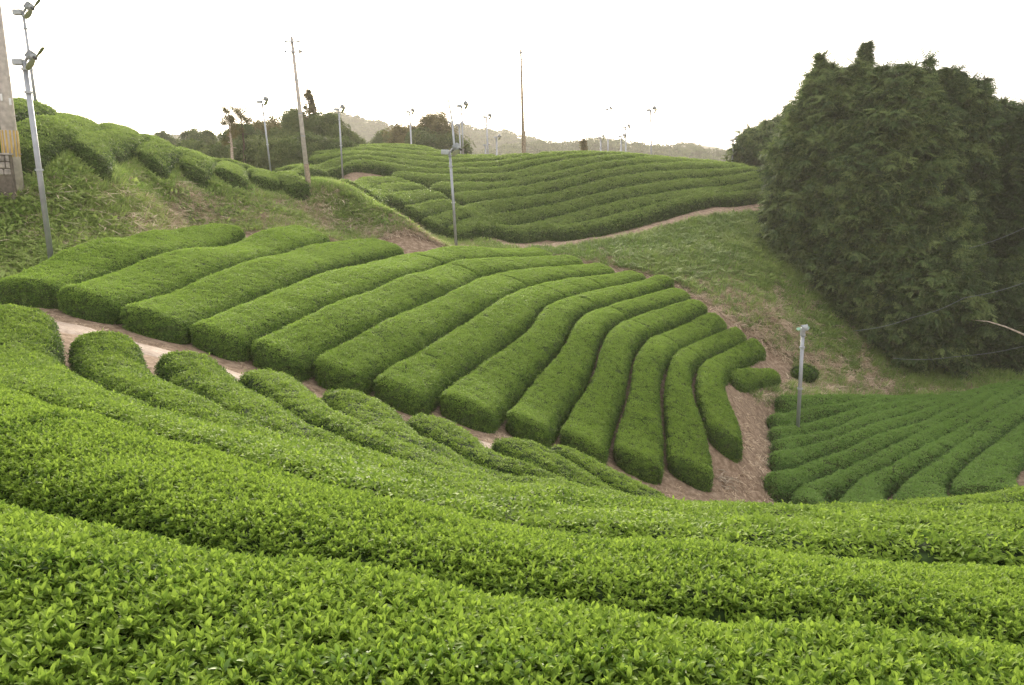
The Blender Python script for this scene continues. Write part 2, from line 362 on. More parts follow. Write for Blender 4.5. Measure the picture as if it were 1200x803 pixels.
def shoot(m, k, q=.51):
    """one tea shoot: a bud, young upright leaves, older spreading leaves"""
    L = []; ph = ru(0, 6.28); h = ru(.035, .06); top = Vector((ru(-.008, .008), ru(-.008, .008), h))
    L.append((top, (ru(-.2, .2), ru(-.2, .2), 1), (1, 0, 0), ru(.022, .032), .006, 2, .1, .6, .75))
    n = R_.choice((4, 5, 5, 6))
    for i in range(n):
        t = i/(n-1); a = ph + i*2.4; el = .62 + .72*t + ru(-.25, .25)
        d = Vector((math.cos(a)*math.cos(el), math.sin(a)*math.cos(el), math.sin(el)))
        L.append((top*(0.25+.72*t), d, (0, 0, 1), ru(.046, .064)*(1.1-.3*t), ru(.019, .027)*(1.05-.3*t), 4 if k < 8 else 3, ru(.2, .9), ru(.3, .6), .1+.55*t+ru(-.1, .1)))
    L = [(a*q, d, u, l*q, w_*q, g, c, f, v) for a, d, u, l, w_, g, c, f, v in L]
    return leaves_mesh('shoot', L, m, [(Vector((0, 0, -.03)), top*q, .0016, .5)])
def tuft(m, n, spread, LL, seg, lowdark=True):
    L = []
    for i in range(n):
        a = ru(0, 6.28); r = spread*math.sqrt(ru(0, 1)); z = ru(-.3, 1)
        el = ru(.1, 1.25); aa = ru(0, 6.28)
        d = Vector((math.cos(aa)*math.cos(el), math.sin(aa)*math.cos(el), math.sin(el)))
        l = LL*ru(.75, 1.2)
        L.append((Vector((r*math.cos(a), r*math.sin(a), z*LL*.5)), d, (0, 0, 1), l, l*ru(.38, .5), seg, ru(.1, .9), ru(.2, .5), .3+.3*z+ru(-.25, .25)))
    return leaves_mesh('tuft', L, m)
C_SHOOT = source('tea_shoots', [shoot(M_TEA, 0) for _ in range(16)])
C_TUFTN = source('tea_tufts_near', [tuft(M_TEA, 22, .085, .043, 2) for _ in range(8)])
C_TUFTT = source('tea_tufts_terrace', [tuft(M_TEA_T, 26, .13, .050, 2) for _ in range(8)])
C_TUFTD = source('tea_tufts_old', [tuft(M_TEA_DARK, 22, .14, .066, 2) for _ in range(8)])
C_TUFTM = source('tea_tufts_hill', [tuft(M_TEA_HILL, 26, .24, .10, 2) for _ in range(8)])
# ------------------------------------------------------------------ hedge builder
HEDGES = []
def hedge(P, W, H, label, group, coll, dens, res=.3, side=1, crowned=.10, caps=(1, 1), notch=(), scale=1.0, tintof=0.0, gap=.14, minedge=.3, namept=None, bump=.03, extra=None, tiltup=.5, rend=.75, spots=True, body=None, hend=1.0, smz=2.4):
    """P: world polyline of one valley line; the hedge lies to its left (side=1) or right (-1); W: width incl. the gap, number or array"""
    P = np.asarray(P); T = np.gradient(P, axis=0); T /= np.linalg.norm(T, axis=1)[:, None]
    T = smooth1(T, int(1.2/res)); T /= np.linalg.norm(T, axis=1)[:, None]
    nrm = np.c_[-T[:, 1], T[:, 0]]*side
    W = np.broadcast_to(W, len(P)).astype(float)
    C = P + nrm*W[:, None]/2; hw = W/2 - gap/2
    C = smooth1(C, int(.6/res))
    T = np.gradient(C, axis=0); T /= np.linalg.norm(T, axis=1)[:, None]; nrm = np.c_[-T[:, 1], T[:, 0]]
    s = np.r_[0, np.cumsum(np.linalg.norm(np.diff(C, axis=0), axis=1))]; Lt = s[-1]
    # stations: denser in the rounded ends
    r = min(rend, Lt*.3); e = r*(1-np.cos(np.linspace(0, np.pi/2, 7)))
    st = np.unique(np.r_[e if caps[0] else [0], np.arange(r, Lt-r, res), Lt-(e if caps[1] else [0])])
    for nk in notch: st = np.unique(np.r_[st, nk*Lt+np.array([-.2, -.1, -.05, 0, .05, .1, .2])])
    Cx = np.interp(st, s, C[:, 0]); Cy = np.interp(st, s, C[:, 1]); nx = np.interp(st, s, nrm[:, 0]); ny = np.interp(st, s, nrm[:, 1]); hwi = np.interp(st, s, hw)
    fw = np.ones(len(st)); fh = np.ones(len(st))
    for k, dd in ((0, st), (1, Lt-st)):
        if caps[k]:
            q = np.clip(1-dd/r, 0, 1); fw *= np.sqrt(np.clip(1-q**2.6, 0, 1))*.9+.1*(q < 1)+.02; fh *= np.clip(1-q**5, 0, 1)*.75+.25
    for nk in notch:
        g = np.exp(-((st-nk*Lt)/.09)**2); fh *= 1-.34*g; fw *= 1-.16*g
    # cross-section, from one foot over the top to the other
    nprof = 17 if res < .2 else 13
    th = np.linspace(0, np.pi, nprof)
    pw = 4.4; cu = np.sign(np.cos(th))*np.abs(np.cos(th))**(2/pw); su = np.sin(th)**(2/pw)
    cu = cu*(.90+.10*np.minimum(su*1.6, 1)); su = su*(1-crowned) + crowned*su*(1-cu**2)
    X = Cx[:, None] + nx[:, None]*cu[None]*(hwi*fw)[:, None]; Y = Cy[:, None] + ny[:, None]*cu[None]*(hwi*fw)[:, None]
    und = 1 + .06*vnoise(st*.7+hash(label) % 97, st*0+3.3, 5)
    Z = gz(X, Y) + su[None]*H*(fh*und*np.interp(st/Lt, [0, .45, .8], [1, 1, hend]))[:, None] - .04*(1-su[None])
    gc = gz(Cx, Cy); gs = np.interp(st, s, smooth1(gz(C[:, 0], C[:, 1]), int(smz/res))) if smz and len(C) > 3*int(smz/res) else gc
    Z = Z + (gs-gc)[:, None]*np.minimum(su*1.5, 1)[None]
    bz = bump*(vnoise(X*2.1, Y*2.1, 1) + .6*vnoise(X*5.3+Z*3, Y*5.3, 2)); Z = Z + bz*su[None]
    # horizontal wobble of the clipped faces
    wob = bump*1.2*vnoise(X*1.7+9, Y*1.7+Z*2, 4); X = X + nx[:, None]*wob*np.sign(cu)[None]; Y = Y + ny[:, None]*wob*np.sign(cu)[None]
    ns = len(st); G = np.stack([X, Y, Z], -1)
    mid = G[ns//2, nprof//2]; loc = (float(mid[0]), float(mid[1]), g1(mid[0], mid[1]))
    t = thing('tea_hedge', label, 'tea hedge', loc, group)
    V = (G - np.array(loc)).reshape(-1, 3)
    F = [(i*nprof+k, i*nprof+k+1, (i+1)*nprof+k+1, (i+1)*nprof+k) for i in range(ns-1) for k in range(nprof-1)]
    F += [tuple(range(nprof)), tuple((ns-1)*nprof+k for k in range(nprof))[::-1]]
    newobj('bush_body', mesh_np('bush_body', V, F, body or M_BODY), t)
    # scatter points on the surface
    A, B, D = G[:-1, :-1].reshape(-1, 3), G[1:, :-1].reshape(-1, 3), G[:-1, 1:].reshape(-1, 3); E = G[1:, 1:].reshape(-1, 3)
    cr = np.cross(B-A, D-A); ar = np.linalg.norm(cr, axis=1); cen = (A+B+D+E)/4
    # keep what could be seen from near the camera: drop only what lies far outside the frame
    keep = np.ones(len(ar), bool)
    if extra is not None: keep = extra(cen)
    ex = ar*dens*keep; nn = RNG.poisson(ex); idx = np.repeat(np.arange(len(ar)), nn); n = len(idx)
    u, v = RNG.random(n)[:, None], RNG.random(n)[:, None]
    P3 = A[idx]*(1-u)*(1-v) + B[idx]*u*(1-v) + D[idx]*(1-u)*v + E[idx]*u*v
    nv = cr[idx]/(ar[idx][:, None]+1e-9); nv *= np.where(nv[:, 2:3] < -.3, -1, 1)*1.0
    outw = P3[:, :2] - np.c_[np.interp(idx//(nprof-1), np.arange(ns), Cx), np.interp(idx//(nprof-1), np.arange(ns), Cy)]
    flip = (nv[:, 0]*outw[:, 0] + nv[:, 1]*outw[:, 1] + nv[:, 2]*.6) < 0; nv[flip] *= -1
    P3 = P3 + nv*RNG.uniform(-.03, .012, n)[:, None]*scale
    ax = nv*(1-tiltup) + np.array([0, 0, 1.])*tiltup + RNG.normal(0, .16, (n, 3)); ax /= np.linalg.norm(ax, axis=1)[:, None]
    pn = .5*vnoise(P3[:, 0]*1.3, P3[:, 1]*1.3, 7) + .5*vnoise(P3[:, 0]*4.1, P3[:, 1]*4.1+P3[:, 2]*3, 8)
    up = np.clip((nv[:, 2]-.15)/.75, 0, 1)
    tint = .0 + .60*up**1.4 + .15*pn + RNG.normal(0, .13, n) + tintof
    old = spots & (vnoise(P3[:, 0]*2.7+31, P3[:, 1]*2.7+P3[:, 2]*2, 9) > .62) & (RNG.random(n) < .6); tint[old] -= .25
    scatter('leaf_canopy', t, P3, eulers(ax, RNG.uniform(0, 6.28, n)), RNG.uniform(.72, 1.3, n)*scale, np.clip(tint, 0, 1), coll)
    t['n_len'] = round(float(Lt), 1); del t['n_len']
    HEDGES.append((np.c_[Cx, Cy], hwi*fw))
    return t, P3, ax, tint
def width_to(P, other, default, lo=1.0, hi=2.3, scale=1.0):
    """distance from each point of P to the polyline `other` (held where it ends)"""
    if other is None: return np.full(len(P), default)
    o = np.asarray(other); a, b = o[:-1], o[1:]; ab = b-a; W = np.full(len(P), np.nan)
    for i, p in enumerate(P):
        t = ((p-a)*ab).sum(1)/((ab**2).sum(1)+1e-9); tc_ = np.clip(t, 0, 1); q = a+ab*tc_[:, None]; d = np.linalg.norm(q-p, axis=1); k = int(d.argmin())
        if not ((k == 0 and t[0] < -.2) or (k == len(a)-1 and t[-1] > 1.2)): W[i] = d[k]
    ok = ~np.isnan(W)
    if not ok.any(): return np.full(len(P), default)
    ii = np.arange(len(P)); W = np.interp(ii, ii[ok], W[ok])
    return smooth1(np.clip(W*scale, lo, hi), max(2, len(P)//12))
def line(pts, h=0.0, y0=1.5, step=.25, y1=95):
    """photo pixels (or ('w', X, Y) places) laid on the ground"""
    Q = []
    for p in pts:
        if p[0] == 'w': Q.append((p[1], p[2]))
        elif p[0] == 'p': Q.append((ray(p[1], p[2])[0]*p[3], p[3]))
        else: Q.append(hit(p[0], p[1], p[2] if len(p) > 2 else h, y0, y1))
    return catmull(Q, step)
# ------------------------------------------------------------------ the near slope: rows of young-leafed tea below the camera
near = [
 dict(h=.68, y0=1.6, p=[('w',-4.6,5.4),('w',-3.4,4.2),(0,585),(170,632),(325,667),(460,694),(600,716),(775,735),(900,748),(1000,758),(1200,768),('w',3.2,2.1),('w',4.6,2.2)]),
 dict(h=.65, y0=3.3, p=[('w',-11.6,16.2),('w',-9.3,12.6),('w',-7.2,9.7),(0,456),(75,482),(150,503),(250,530),(350,565),(450,595),(600,630),(800,655),(950,664),(1200,665),('w',4.2,4.1),('w',6,4.6)]),
 dict(h=.6, y0=4.8, p=[(75,402,.15),(82,440,.4),(100,457),(150,485),(187,502),(225,515),(300,537),(400,565),(500,588),(600,605),(800,628),(1000,641),(1200,639),('w',5.6,6.0),('w',7.5,6.6)]),
 dict(h=.62, y0=6.4, p=[(172,432,.15),(187,455,.4),(225,480),(300,512),(350,532),(475,565),(600,590),(800,613),(1000,624),(1200,622),('w',7,7.7),('w',9,8.4)]),
 dict(h=.65, y0=7.8, p=[(272,460,.15),(300,478,.35),(325,492),(375,520),(425,540),(500,562),(600,580),(800,603),(1000,611),(1200,606),('w',8.4,9.4),('w',10,10.2)]),
 dict(h=.7, y0=9.4, p=[(366,481,.15),(400,500,.4),(450,525),(500,542),(600,568),(800,593),(1000,600),(1200,594),('w',9.4,11.2),('w',11,12)]),
 dict(h=.72, y0=11, p=[(476,515,.15),(512,535),(550,548),(600,560),(720,582),('w',4.4,12.4),('w',7,12.2),('w',9.5,12.9)]),
 dict(h=.68, y0=13, p=[(560,535,.15),(600,552),(650,569),('w',3.2,14.3),('w',6,14.0),('w',9.5,14.6)]),
 dict(h=.55, y0=15, p=[(657,556,.15),(690,568),('w',3.4,16.2),('w',6,15.8),('w',8,16.0)]),
]
def grade(d):                                            # where the row is seen from the side its seam lies lower on the face
    x0 = d['p'][0][0]; return [q if (q[0] == 'w' or len(q) > 2 or d['y0'] < 4) else (q[0], q[1], float(np.interp(q[0], [x0, max(x0+150, 600)], [min(.3, d['h']), d['h']]))) for q in d['p']]
NL = [line(grade(d), d['h'], d['y0'], .15) for d in near]
for i in range(2, 9):                                    # the round heads reach on to the edge of the path
    d_ = NL[i][0]-NL[i][3]; d_ /= np.linalg.norm(d_); NL[i] = np.vstack([[NL[i][0]+d_*k for k in (.9, .75, .6, .45, .3, .15)], NL[i]])
def inview(c):                                           # leaves are placed a little beyond the frame on each side
    d = c[:, 1]*CP - c[:, 2]*SP; x = c[:, 0]*FPX/np.maximum(d, .3); y = (c[:, 1]*SP + c[:, 2]*CP)*FPX/np.maximum(d, .3)
    return (d > .3) & (np.abs(x) < 900) & (np.abs(y) < 620)
GN_ = 'hedge rows on the near slope'
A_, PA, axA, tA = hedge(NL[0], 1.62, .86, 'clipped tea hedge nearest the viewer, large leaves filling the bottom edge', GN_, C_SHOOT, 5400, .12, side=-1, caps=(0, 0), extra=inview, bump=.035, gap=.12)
# the largest shoots of the nearest hedge are pieces of their own
dcam = np.linalg.norm(PA, axis=1); prj = (PA[:, 1]*SP + PA[:, 2]*CP)/(PA[:, 1]*CP - PA[:, 2]*SP); hx = np.abs(PA[:, 0]/(PA[:, 1]*CP - PA[:, 2]*SP))
okv = (np.abs(prj) < .435) & (hx < .65); order = np.argsort(np.where(okv, dcam, 99))[:280]
shoot_me = []
for k in range(6):
    me = shoot(None, 0); me.name = 'shoot'; shoot_me.append(me)
# the separate shoots carry their own leaf colours (no instancer), same plant
ms_, nt_, b_, o_ = mat('tea_leaf_single')
a_ = N(nt_, 'ShaderNodeAttribute', attribute_type='GEOMETRY', attribute_name='leafval')
nt_.links.new(ramp(nt_, a_.outputs['Fac'], [(0., (.07, .14, .02)), (.45, (.15, .26, .028)), (.9, (.26, .39, .045))]), b_.inputs['Base Color'])
b_.inputs['Roughness'].default_value = .45
t_ = N(nt_, 'ShaderNodeBsdfTranslucent'); nt_.links.new(b_.inputs['Base Color'].links[0].from_socket, t_.inputs[0])
x_ = N(nt_, 'ShaderNodeMixShader'); x_.inputs[0].default_value = .35
nt_.links.new(b_.outputs[0], x_.inputs[1]); nt_.links.new(t_.outputs[0], x_.inputs[2]); nt_.links.new(x_.outputs[0], o_.inputs[0])
for me in shoot_me: me.materials.clear(); me.materials.append(ms_)
eA = eulers(axA[order], RNG.uniform(0, 6.28, len(order)))
for j, k in enumerate(order):
    o = newobj('shoot', shoot_me[j % 6], A_); o.location = Vector(PA[k]) - A_.location; o.rotation_euler = eA[j]; s_ = 1.0+.25*random.random(); o.scale = (s_,)*3
hedge(NL[1], width_to(NL[1], NL[0], 1.7, 1.35, 2.0), .74, 'long tea hedge with dark leafy front face, just behind the nearest hedge', GN_, C_SHOOT, 3700, .15, side=-1, caps=(1, 0), extra=inview, bump=.035, gap=.12)
NLAB = ['hedge row whose broad round head stands at the far left edge above the path',
 'hedge row with rounded head second from the left on the near side of the path',
 'hedge row with rounded head third from the left on the near side of the path',
 'hedge row with rounded head fourth from the left on the near side of the path',
 'hedge row with rounded head fifth from the left on the near side of the path',
 'hedge row with a low head sixth along the near side of the path',
 'hedge row with a small flat head seventh along the near side of the path',
 'last low hedge row where the path disappears behind the near slope']
dn = [330, 280, 250, 220, 200, 190, 180, 180]
for i in range(8):
    if i < 7: P, other, sd = NL[i+2], NL[i+1], -1
    else: P, other, sd = NL[8], None, 1
    W = width_to(P, other, 1.7, 1.3, 2.15)
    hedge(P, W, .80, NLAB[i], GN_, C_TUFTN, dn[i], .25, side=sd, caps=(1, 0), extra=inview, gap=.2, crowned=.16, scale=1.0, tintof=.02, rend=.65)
# ------------------------------------------------------------------ the terrace block beyond the path
TL = [line(p, .22, 19.5, .25) for p in [
 [('p',63,362,20.6),('p',133,331,24.1),('p',200,303,27.8),('p',293,276,34.6)],
 [('p',131,380,20.3),('p',233,338,25.1),('p',300,312,29.4),('p',353,296,33.6),('p',393,284,37.2)],
 [('p',209,405,20.1),('p',267,377,23),('p',333,348,26.8),('p',400,320,32.4),('p',445,307,36.2),('p',479,298,39.0)],
 [('p',276,425,20.1),('p',333,395,22.7),('p',400,361,26.3),('p',467,333,31.1),(527,316),(560,312),(610,310),(655,308)],
 [('p',343,450,20.1),('p',400,413,22.8),('p',433,394,24.6),('p',500,364,29.4),(533,348),(567,332),(587,328),(640,322),(690,317)],
 [('p',418,470,20.4),(443,451),(500,416),(543,388),(593,356),(613,347),(650,337),(700,331),(728,327)],
 [('p',496,492,20.6),(517,468),(550,444),(583,421),(617,394),(637,368),(667,357),(690,350),(733,341),(763,332)],
 [('p',578,513,21.1),(600,484),(633,444),(660,411),(671,388),(683,376),(717,364),(767,348),(796,338)],
 [('p',642,530,21.6),(667,491),(690,454),(700,422),(707,402),(727,384),(767,368),(800,358),(816,353)],
 [('p',711,556,22.3),(721,509),(735,468),(741,430),(750,411),(783,391),(815,375),(835,366)],
 [('p',779,573,23.0),(779,526),(775,484),(776,455),(782,434),('p',804,414,33.5),('p',830,400,36.2),('p',858,386,38.3)],
 [(838,584,0),(834,540),(822,498),(813,468),('p',813,447,30.8),('p',826,430,33.2),('p',850,416,35.9),('p',881,403,38.2)],
 [(873,557,0),(868,510),('p',853,472,30.6),('p',851,450,32.2),('p',865,438,34.6),('p',885,428,37.0),('p',903,421,38.4)],
 [('p',866,458,33.2),('p',896,453,35.0),('p',922,445,36.2)]]]
TLAB = ['hedge topmost and farthest left in the curved terrace block, under the weedy bank',
 'second hedge down from the weedy bank in the curved block, head on the path',
 'third hedge down from the weedy bank, straight, ending left of the thin lamp-like fan pole',
 'fourth hedge down from the weedy bank, its far end passing the thin fan pole',
 'fifth hedge down from the weedy bank, crossed by one notch halfway',
 'sixth hedge down, bending gently with a notch at its bend',
 'seventh hedge down, crossed by two notches beyond its bend',
 'eighth hedge down, in the middle of the curved block, one notch at the bend',
 'ninth hedge down, starting at the narrowing end of the path',
 'tenth hedge down, its wide head close to where the path vanishes',
 'eleventh hedge down, third from the dirt track, bent like an elbow',
 'twelfth hedge down, second from the dirt track, with the lowest head',
 'shorter bent hedge standing right along the dirt track',
 'shortest hedge, a stub beside the round shrub at the track']
NOTCH = [(), (), (), (.63,), (.62,), (.64,), (.62, .80), (.60,), (.63,), (.60,), (.6,), (.58,), (.5,), ()]
for i, P in enumerate(TL):
    W = width_to(P, TL[i-1] if 0 < i < 13 else None, 1.7 if i < 13 else .95, .95, 2.15)
    if i == 0: W = np.linspace(1.75, 1.7, len(P))
    tt = i/13
    hedge(P, W, .74 if i < 13 else .46, TLAB[i], 'hedge rows of the curved terrace block', C_TUFTT, 230, .3, scale=.85, side=1, caps=(1, 1), notch=NOTCH[i], gap=.27 if i > 6 else .2 if i > 4 else .14, tintof=.14, crowned=.07, tiltup=.4, rend=.5, spots=False, bump=.022, body=M_BODYL, hend=1 if i < 8 else (.85, .8, .7, .65, .65, 1)[i-8])
# ------------------------------------------------------------------ the darker field on the right
RL = [line(p, .35, 24.5, .3, 60) for p in [
 [(919,490),(960,487),(1020,481),(1067,478),(1095,474)],
 [(921,511),(947,501),(1000,489),(1067,478),(1107,471)],
 [(924,528),(933,521),(987,505),(1040,490),(1107,476),(1135,468)],
 [(926,544),(947,532),(1000,513),(1067,493),(1131,473),(1160,465)],
 [(922,559),(960,544),(1013,524),(1067,505),(1120,485),(1160,468),(1185,460)],
 [(911,591,.1),(925,584),(973,563),(1027,539),(1080,516),(1133,491),(1179,468),(1205,455)],
 [('w',10.9,25.2),(968,590),(1013,568),(1067,540),(1120,512),(1168,485),(1200,465),(1215,455)],
 [('w',13.4,25.2),(1037,580),(1067,563),(1107,539),(1147,515),(1199,484),(1225,470)],
 [('w',15.6,25.4),(1109,571),(1133,547),(1173,517),(1200,496),(1230,478)],
 [('w',18.2,25.8),(1190,560),(1215,530),(1245,505)]]]
RLAB = ['dark green hedge farthest back in the right-hand field, along the foot of the weedy slope', 'second hedge from the back of the right-hand field', 'third hedge from the back of the right field, just behind the tall fan pole',
 'hedge just in front of the foot of the tall fan pole in the right field', 'fifth hedge from the back of the dark right-hand field', 'dark green hedge with the lowest visible head beside the dirt track',
 'seventh row of the dark right field, its head hidden by the near slope', 'eighth row of the dark right field, wide and evenly clipped', 'ninth row of the dark right field, next to the bulging one', 'broad bulging dark hedge at the right edge of the photo']
for i, P in enumerate(RL):
    hedge(P, width_to(P, RL[i-1], 1.3, .95, 2.4) if i else np.linspace(1.1, 1.3, len(P)), .74, RLAB[i], 'dark hedge rows of the right-hand field', C_TUFTD, 110, .35, side=1, caps=(1, 1), gap=.2, crowned=.22, tintof=0.26, body=M_BODYL, rend=.5, spots=False, bump=.02)
# ------------------------------------------------------------------ the hill field beyond
ML = [line(p, .4, 45.5, .5) for p in [
 [(632,281,0),(657,284,0),(693,279,0),(740,269,0),(783,258,0),(820,247,0),(847,243,0),(903,239,0)],
 [(580,281,0),(632,277),(673,267),(707,258),(738,252),(787,241),(820,236),(853,232),(878,228),(905,222)],
 [(545,281,0),(570,282,0),(590,270),(640,260),(673,253),(707,243),(762,232),(803,225),(837,222),(862,220),(905,213)],
 [(556,264),(570,261),(590,253),(640,245),(673,237),(707,228),(762,218),(820,212),(850,210),(905,206)],
 [(545,243),(573,239),(607,236),(640,230),(673,222),(707,213),(745,207),(778,204),(820,202),(850,201),(885,201)],
 [(500,224),(540,229),(590,226),(623,219),(663,213),(707,202),(738,198),(770,195),(820,194),(850,194)],
 [(455,211),(500,216),(540,217),(598,217),(640,208),(673,200),(707,194),(738,190),(770,188),(810,187)],
 [(345,212),(400,203),(460,203),(540,208),(590,207),(623,199),(657,192),(707,186),(760,184)],
 [(352,203),(400,195),(460,196),(540,202),(590,199),(623,192),(657,188)],
 [(360,195),(400,187),(460,189),(540,195),(590,192),(630,186)],
 [(375,186),(400,182),(460,183),(500,186),(540,190),(575,188)],
 [(385,181),(410,177),(460,178),(500,181),(530,184)]]]
MLAB = ['hill hedge lowest on the right, along the curving red earth track', 'second hill hedge above the red earth track', 'third hill hedge above the track, with a blunt left end at the track corner', 'fourth hill hedge above the track, left end by the bare notch',
 'fifth hill hedge up, reaching the tall cypress at its right', 'sixth hill hedge up, crossing below the skyline', 'seventh hill hedge up, close below the crest', 'hill hedge along the crest at the foot of the tall wooden pole',
 'hill hedge behind the crest row, left of the wooden pole', 'upper hill hedge below the cluster of fan poles', 'upper left hill hedge, third from the rounded top', 'hedge second from the rounded top of the hill field']
for i, P in enumerate(ML):
    W = width_to(P, ML[i+1], 1.75, 1.3, 2.6) if i+1 < len(ML) else np.full(len(P), 1.9)
    hedge(P, W, .75, MLAB[i], 'hedge rows of the hill field', C_TUFTM, 55, .6, side=1, caps=(1, 1), gap=.26, crowned=.10, bump=.03, tiltup=.4, tintof=.10, body=M_BODYL, rend=.5, spots=False)
# rows over the rounded top, behind the last picked line
Pt = ML[-1]
for k, lb in enumerate(('hedge on the rounded top of the hill field, seen against the far woods', 'hedge row just over the rounded top of the hill field')):
    T_ = np.gradient(Pt, axis=0); T_ /= np.linalg.norm(T_, axis=1)[:, None]; Pt = smooth1(Pt + np.c_[-T_[:, 1], T_[:, 0]]*1.9, 4)
    hedge(Pt, 1.9, .75, lb, 'hedge rows of the hill field', C_TUFTM, 50, .6, side=1, gap=.2, crowned=.18, bump=.03, tintof=.1, body=M_BODYL, spots=False)
PR = [('w', 2.0, 66.2), ('w', 8, 66.0), ('w', 14, 66.4), ('w', 19, 66.6)]
hedge(line(PR, 0, 50, .5), 1.8, .75, 'hedge on the skyline of the hill field, right of the wooden pole', 'hedge rows of the hill field', C_TUFTM, 50, .6, side=1, gap=.2, crowned=.18, bump=.03, tintof=.1, body=M_BODYL, spots=False)
# short rows on the hill's left flank
FL = [([(517,271),(540,262),(560,253)], 'lowest short hedge on the hill flank, left end behind the weedy spur'), ([(492,260),(520,252),(549,246)], 'second short hedge up on the hill flank'),
      ([(470,245),(500,240),(522,238)], 'third short hedge up on the hill flank, beside a bare earth patch'), ([(444,232),(470,228),(498,226)], 'fourth short hedge up on the hill flank'),
      ([(414,221),(450,219),(480,219)], 'fifth short hedge up on the hill flank'), ([(395,213),(425,211),(454,211)], 'highest short hedge on the hill flank, left of the long rows')]
FP = [line(p, .4, 46.5, .4) for p, _ in FL]
low = line([(505,284,0),(530,279,0),(548,276,0)], 0, 46.5, .4)
for i, (p, lb) in enumerate(FL):
    prev = low if i == 0 else FP[i-1]
    hedge(FP[i], width_to(FP[i], prev, 1.9, 1.5, 2.6), .72, lb, 'short hedge rows on the hill flank', C_TUFTM, 55, .5, side=-1, gap=.26, crowned=.10, bump=.03, tintof=.1, body=M_BODYL, rend=.5, spots=False)
# ------------------------------------------------------------------ the hedges on the left rise
LP = [[(63,198,0),(73,183,.2),(100,170,.35),(123,162,.4),('w',-20.6,40)], [(135,209,0),(138,196,.2),(158,181,.35),(173,169,.4),('w',-19.7,42)], [(202,212,0),(204,200,.2),(212,186,.4),('w',-18.9,44.5)],
      [(249,216,0),(252,200,.2),(256,189,.4),('w',-17,47)], [(293,223,0),(293,211,.2),(285,198,.4),('w',-15.9,49.5)], [(331,224,0),(329,212,.2),(320,204,.4),('w',-14.6,51.5)], [(360,221,0),(352,211,.3),('w',-13.2,51.5)]]
LLAB = ['mounded hedge on the left rise behind the nearest fan pole', 'second mounded hedge on the left rise, with a rounded crest against the sky', 'third hedge on the left rise, wide block ending at the weedy bank', 'fourth hedge on the left rise, in the middle of the group',
        'fifth hedge on the left rise, below the thin pale pine', 'sixth small hedge on the left rise, at the pale earth path', 'small hedge rightmost on the left rise, beside the slim utility pole']
LLn = [line(p, 0, 23.5, .3, 60) for p in LP]
for i in range(7):
    d_ = LLn[i][0]-LLn[i][3]; d_ /= np.linalg.norm(d_); LLn[i] = np.vstack([[LLn[i][0]+d_*k for k in (.9, .6, .3)], LLn[i]])
for i, P in enumerate(LLn):
    W = width_to(P, LLn[i-1], 2.0, 1.5, 3.0) if i else np.full(len(P), 2.1)
    hedge(P, W, .70, LLAB[i], 'mounded hedges on the left rise', C_TUFTM, 60, .35, side=1, gap=.34, crowned=.10, tintof=.08, body=M_BODYL, scale=.75, tiltup=.4, spots=False, rend=.5)
P0 = LLn[0] + np.array([-2.3, .6])
hedge(P0[2:], 2.2, 1.0, 'highest mounded hedge at the far left, partly hidden by the fan pole', 'mounded hedges on the left rise', C_TUFTM, 55, .35, side=1, gap=.16, crowned=.2, tintof=-.06, scale=.75, spots=False)
P00 = P0 + np.array([-2.3, .9])
hedge(P00[4:], 2.2, 1.0, 'mounded hedge leftmost on the rise, just right of the big roadside pole', 'mounded hedges on the left rise', C_TUFTM, 55, .35, side=1, gap=.16, crowned=.2, tintof=-.06, scale=.75, spots=False)
# the little round shrub at the end of the stub hedge
sx, sy = hit(942, 447, 0, 33, 40); sz = g1(sx, sy)
sh = thing('round_shrub', 'small round clipped tea bush beside the tall grey fan pole', 'shrub', (sx, sy, sz))
bm = bmesh.new(); bmesh.ops.create_icosphere(bm, subdivisions=3, radius=1)
for v in bm.verts: v.co = Vector((v.co.x*.62, v.co.y*.6, .38+v.co.z*.42))*(1+.08*math.sin(v.co.x*9+v.co.y*7))
me = bpy.data.meshes.new('bush_body'); bm.to_mesh(me); bm.free(); me.materials.append(M_BODY); me.shade_smooth(); newobj('bush_body', me, sh)
V_ = np.array([v.co[:] for v in me.vertices]); ii = RNG.integers(0, len(V_), 260); nv = V_[ii]-np.array([0, 0, .38]); nv /= np.linalg.norm(nv, axis=1)[:, None]
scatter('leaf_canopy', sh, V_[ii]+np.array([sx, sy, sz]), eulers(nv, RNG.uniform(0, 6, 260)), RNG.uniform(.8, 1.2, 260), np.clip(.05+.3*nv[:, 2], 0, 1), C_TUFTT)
print('HEDGES', len(HEDGES), 'instances', NINST[0])
# ------------------------------------------------------------------ ground sheet
def axis(a, b, st, lo, hi, k=1.13):
    c = list(np.arange(a, b+1e-6, st)); d = st; x = c[-1]
    while x < hi: d *= k; x += d; c.append(x)
    d = st; x = c[0]
    while x > lo: d *= k; x -= d; c.insert(0, x)
    return np.array(c)
gx = axis(-22, 30, .30, -1500, 1500); gy = axis(1, 72, .30, -400, 1600)
GX, GY = np.meshgrid(gx, gy); GZ = gz(GX, GY)
seen = (GX > -40) & (GX < 50) & (GY < 110)
GZ += np.where(seen, .03*vnoise(GX*1.3, GY*1.3, 3)+.015*vnoise(GX*3.7, GY*3.7, 6), .4*vnoise(GX*.02, GY*.02, 3))
def inpoly(X, Y, poly):
    r = np.zeros(X.shape, bool); n = len(poly)
    for i in range(n):
        x1, y1 = poly[i]; x2, y2 = poly[(i+1) % n]
        c = ((y1 > Y) != (y2 > Y)) & (X < (x2-x1)*(Y-y1)/(y2-y1+1e-12)+x1); r ^= c
    return r
def poly(p, y0): return [hit(q[0], q[1], 0, y0) if q[0] != 'w' else (q[1], q[2]) for q in p]
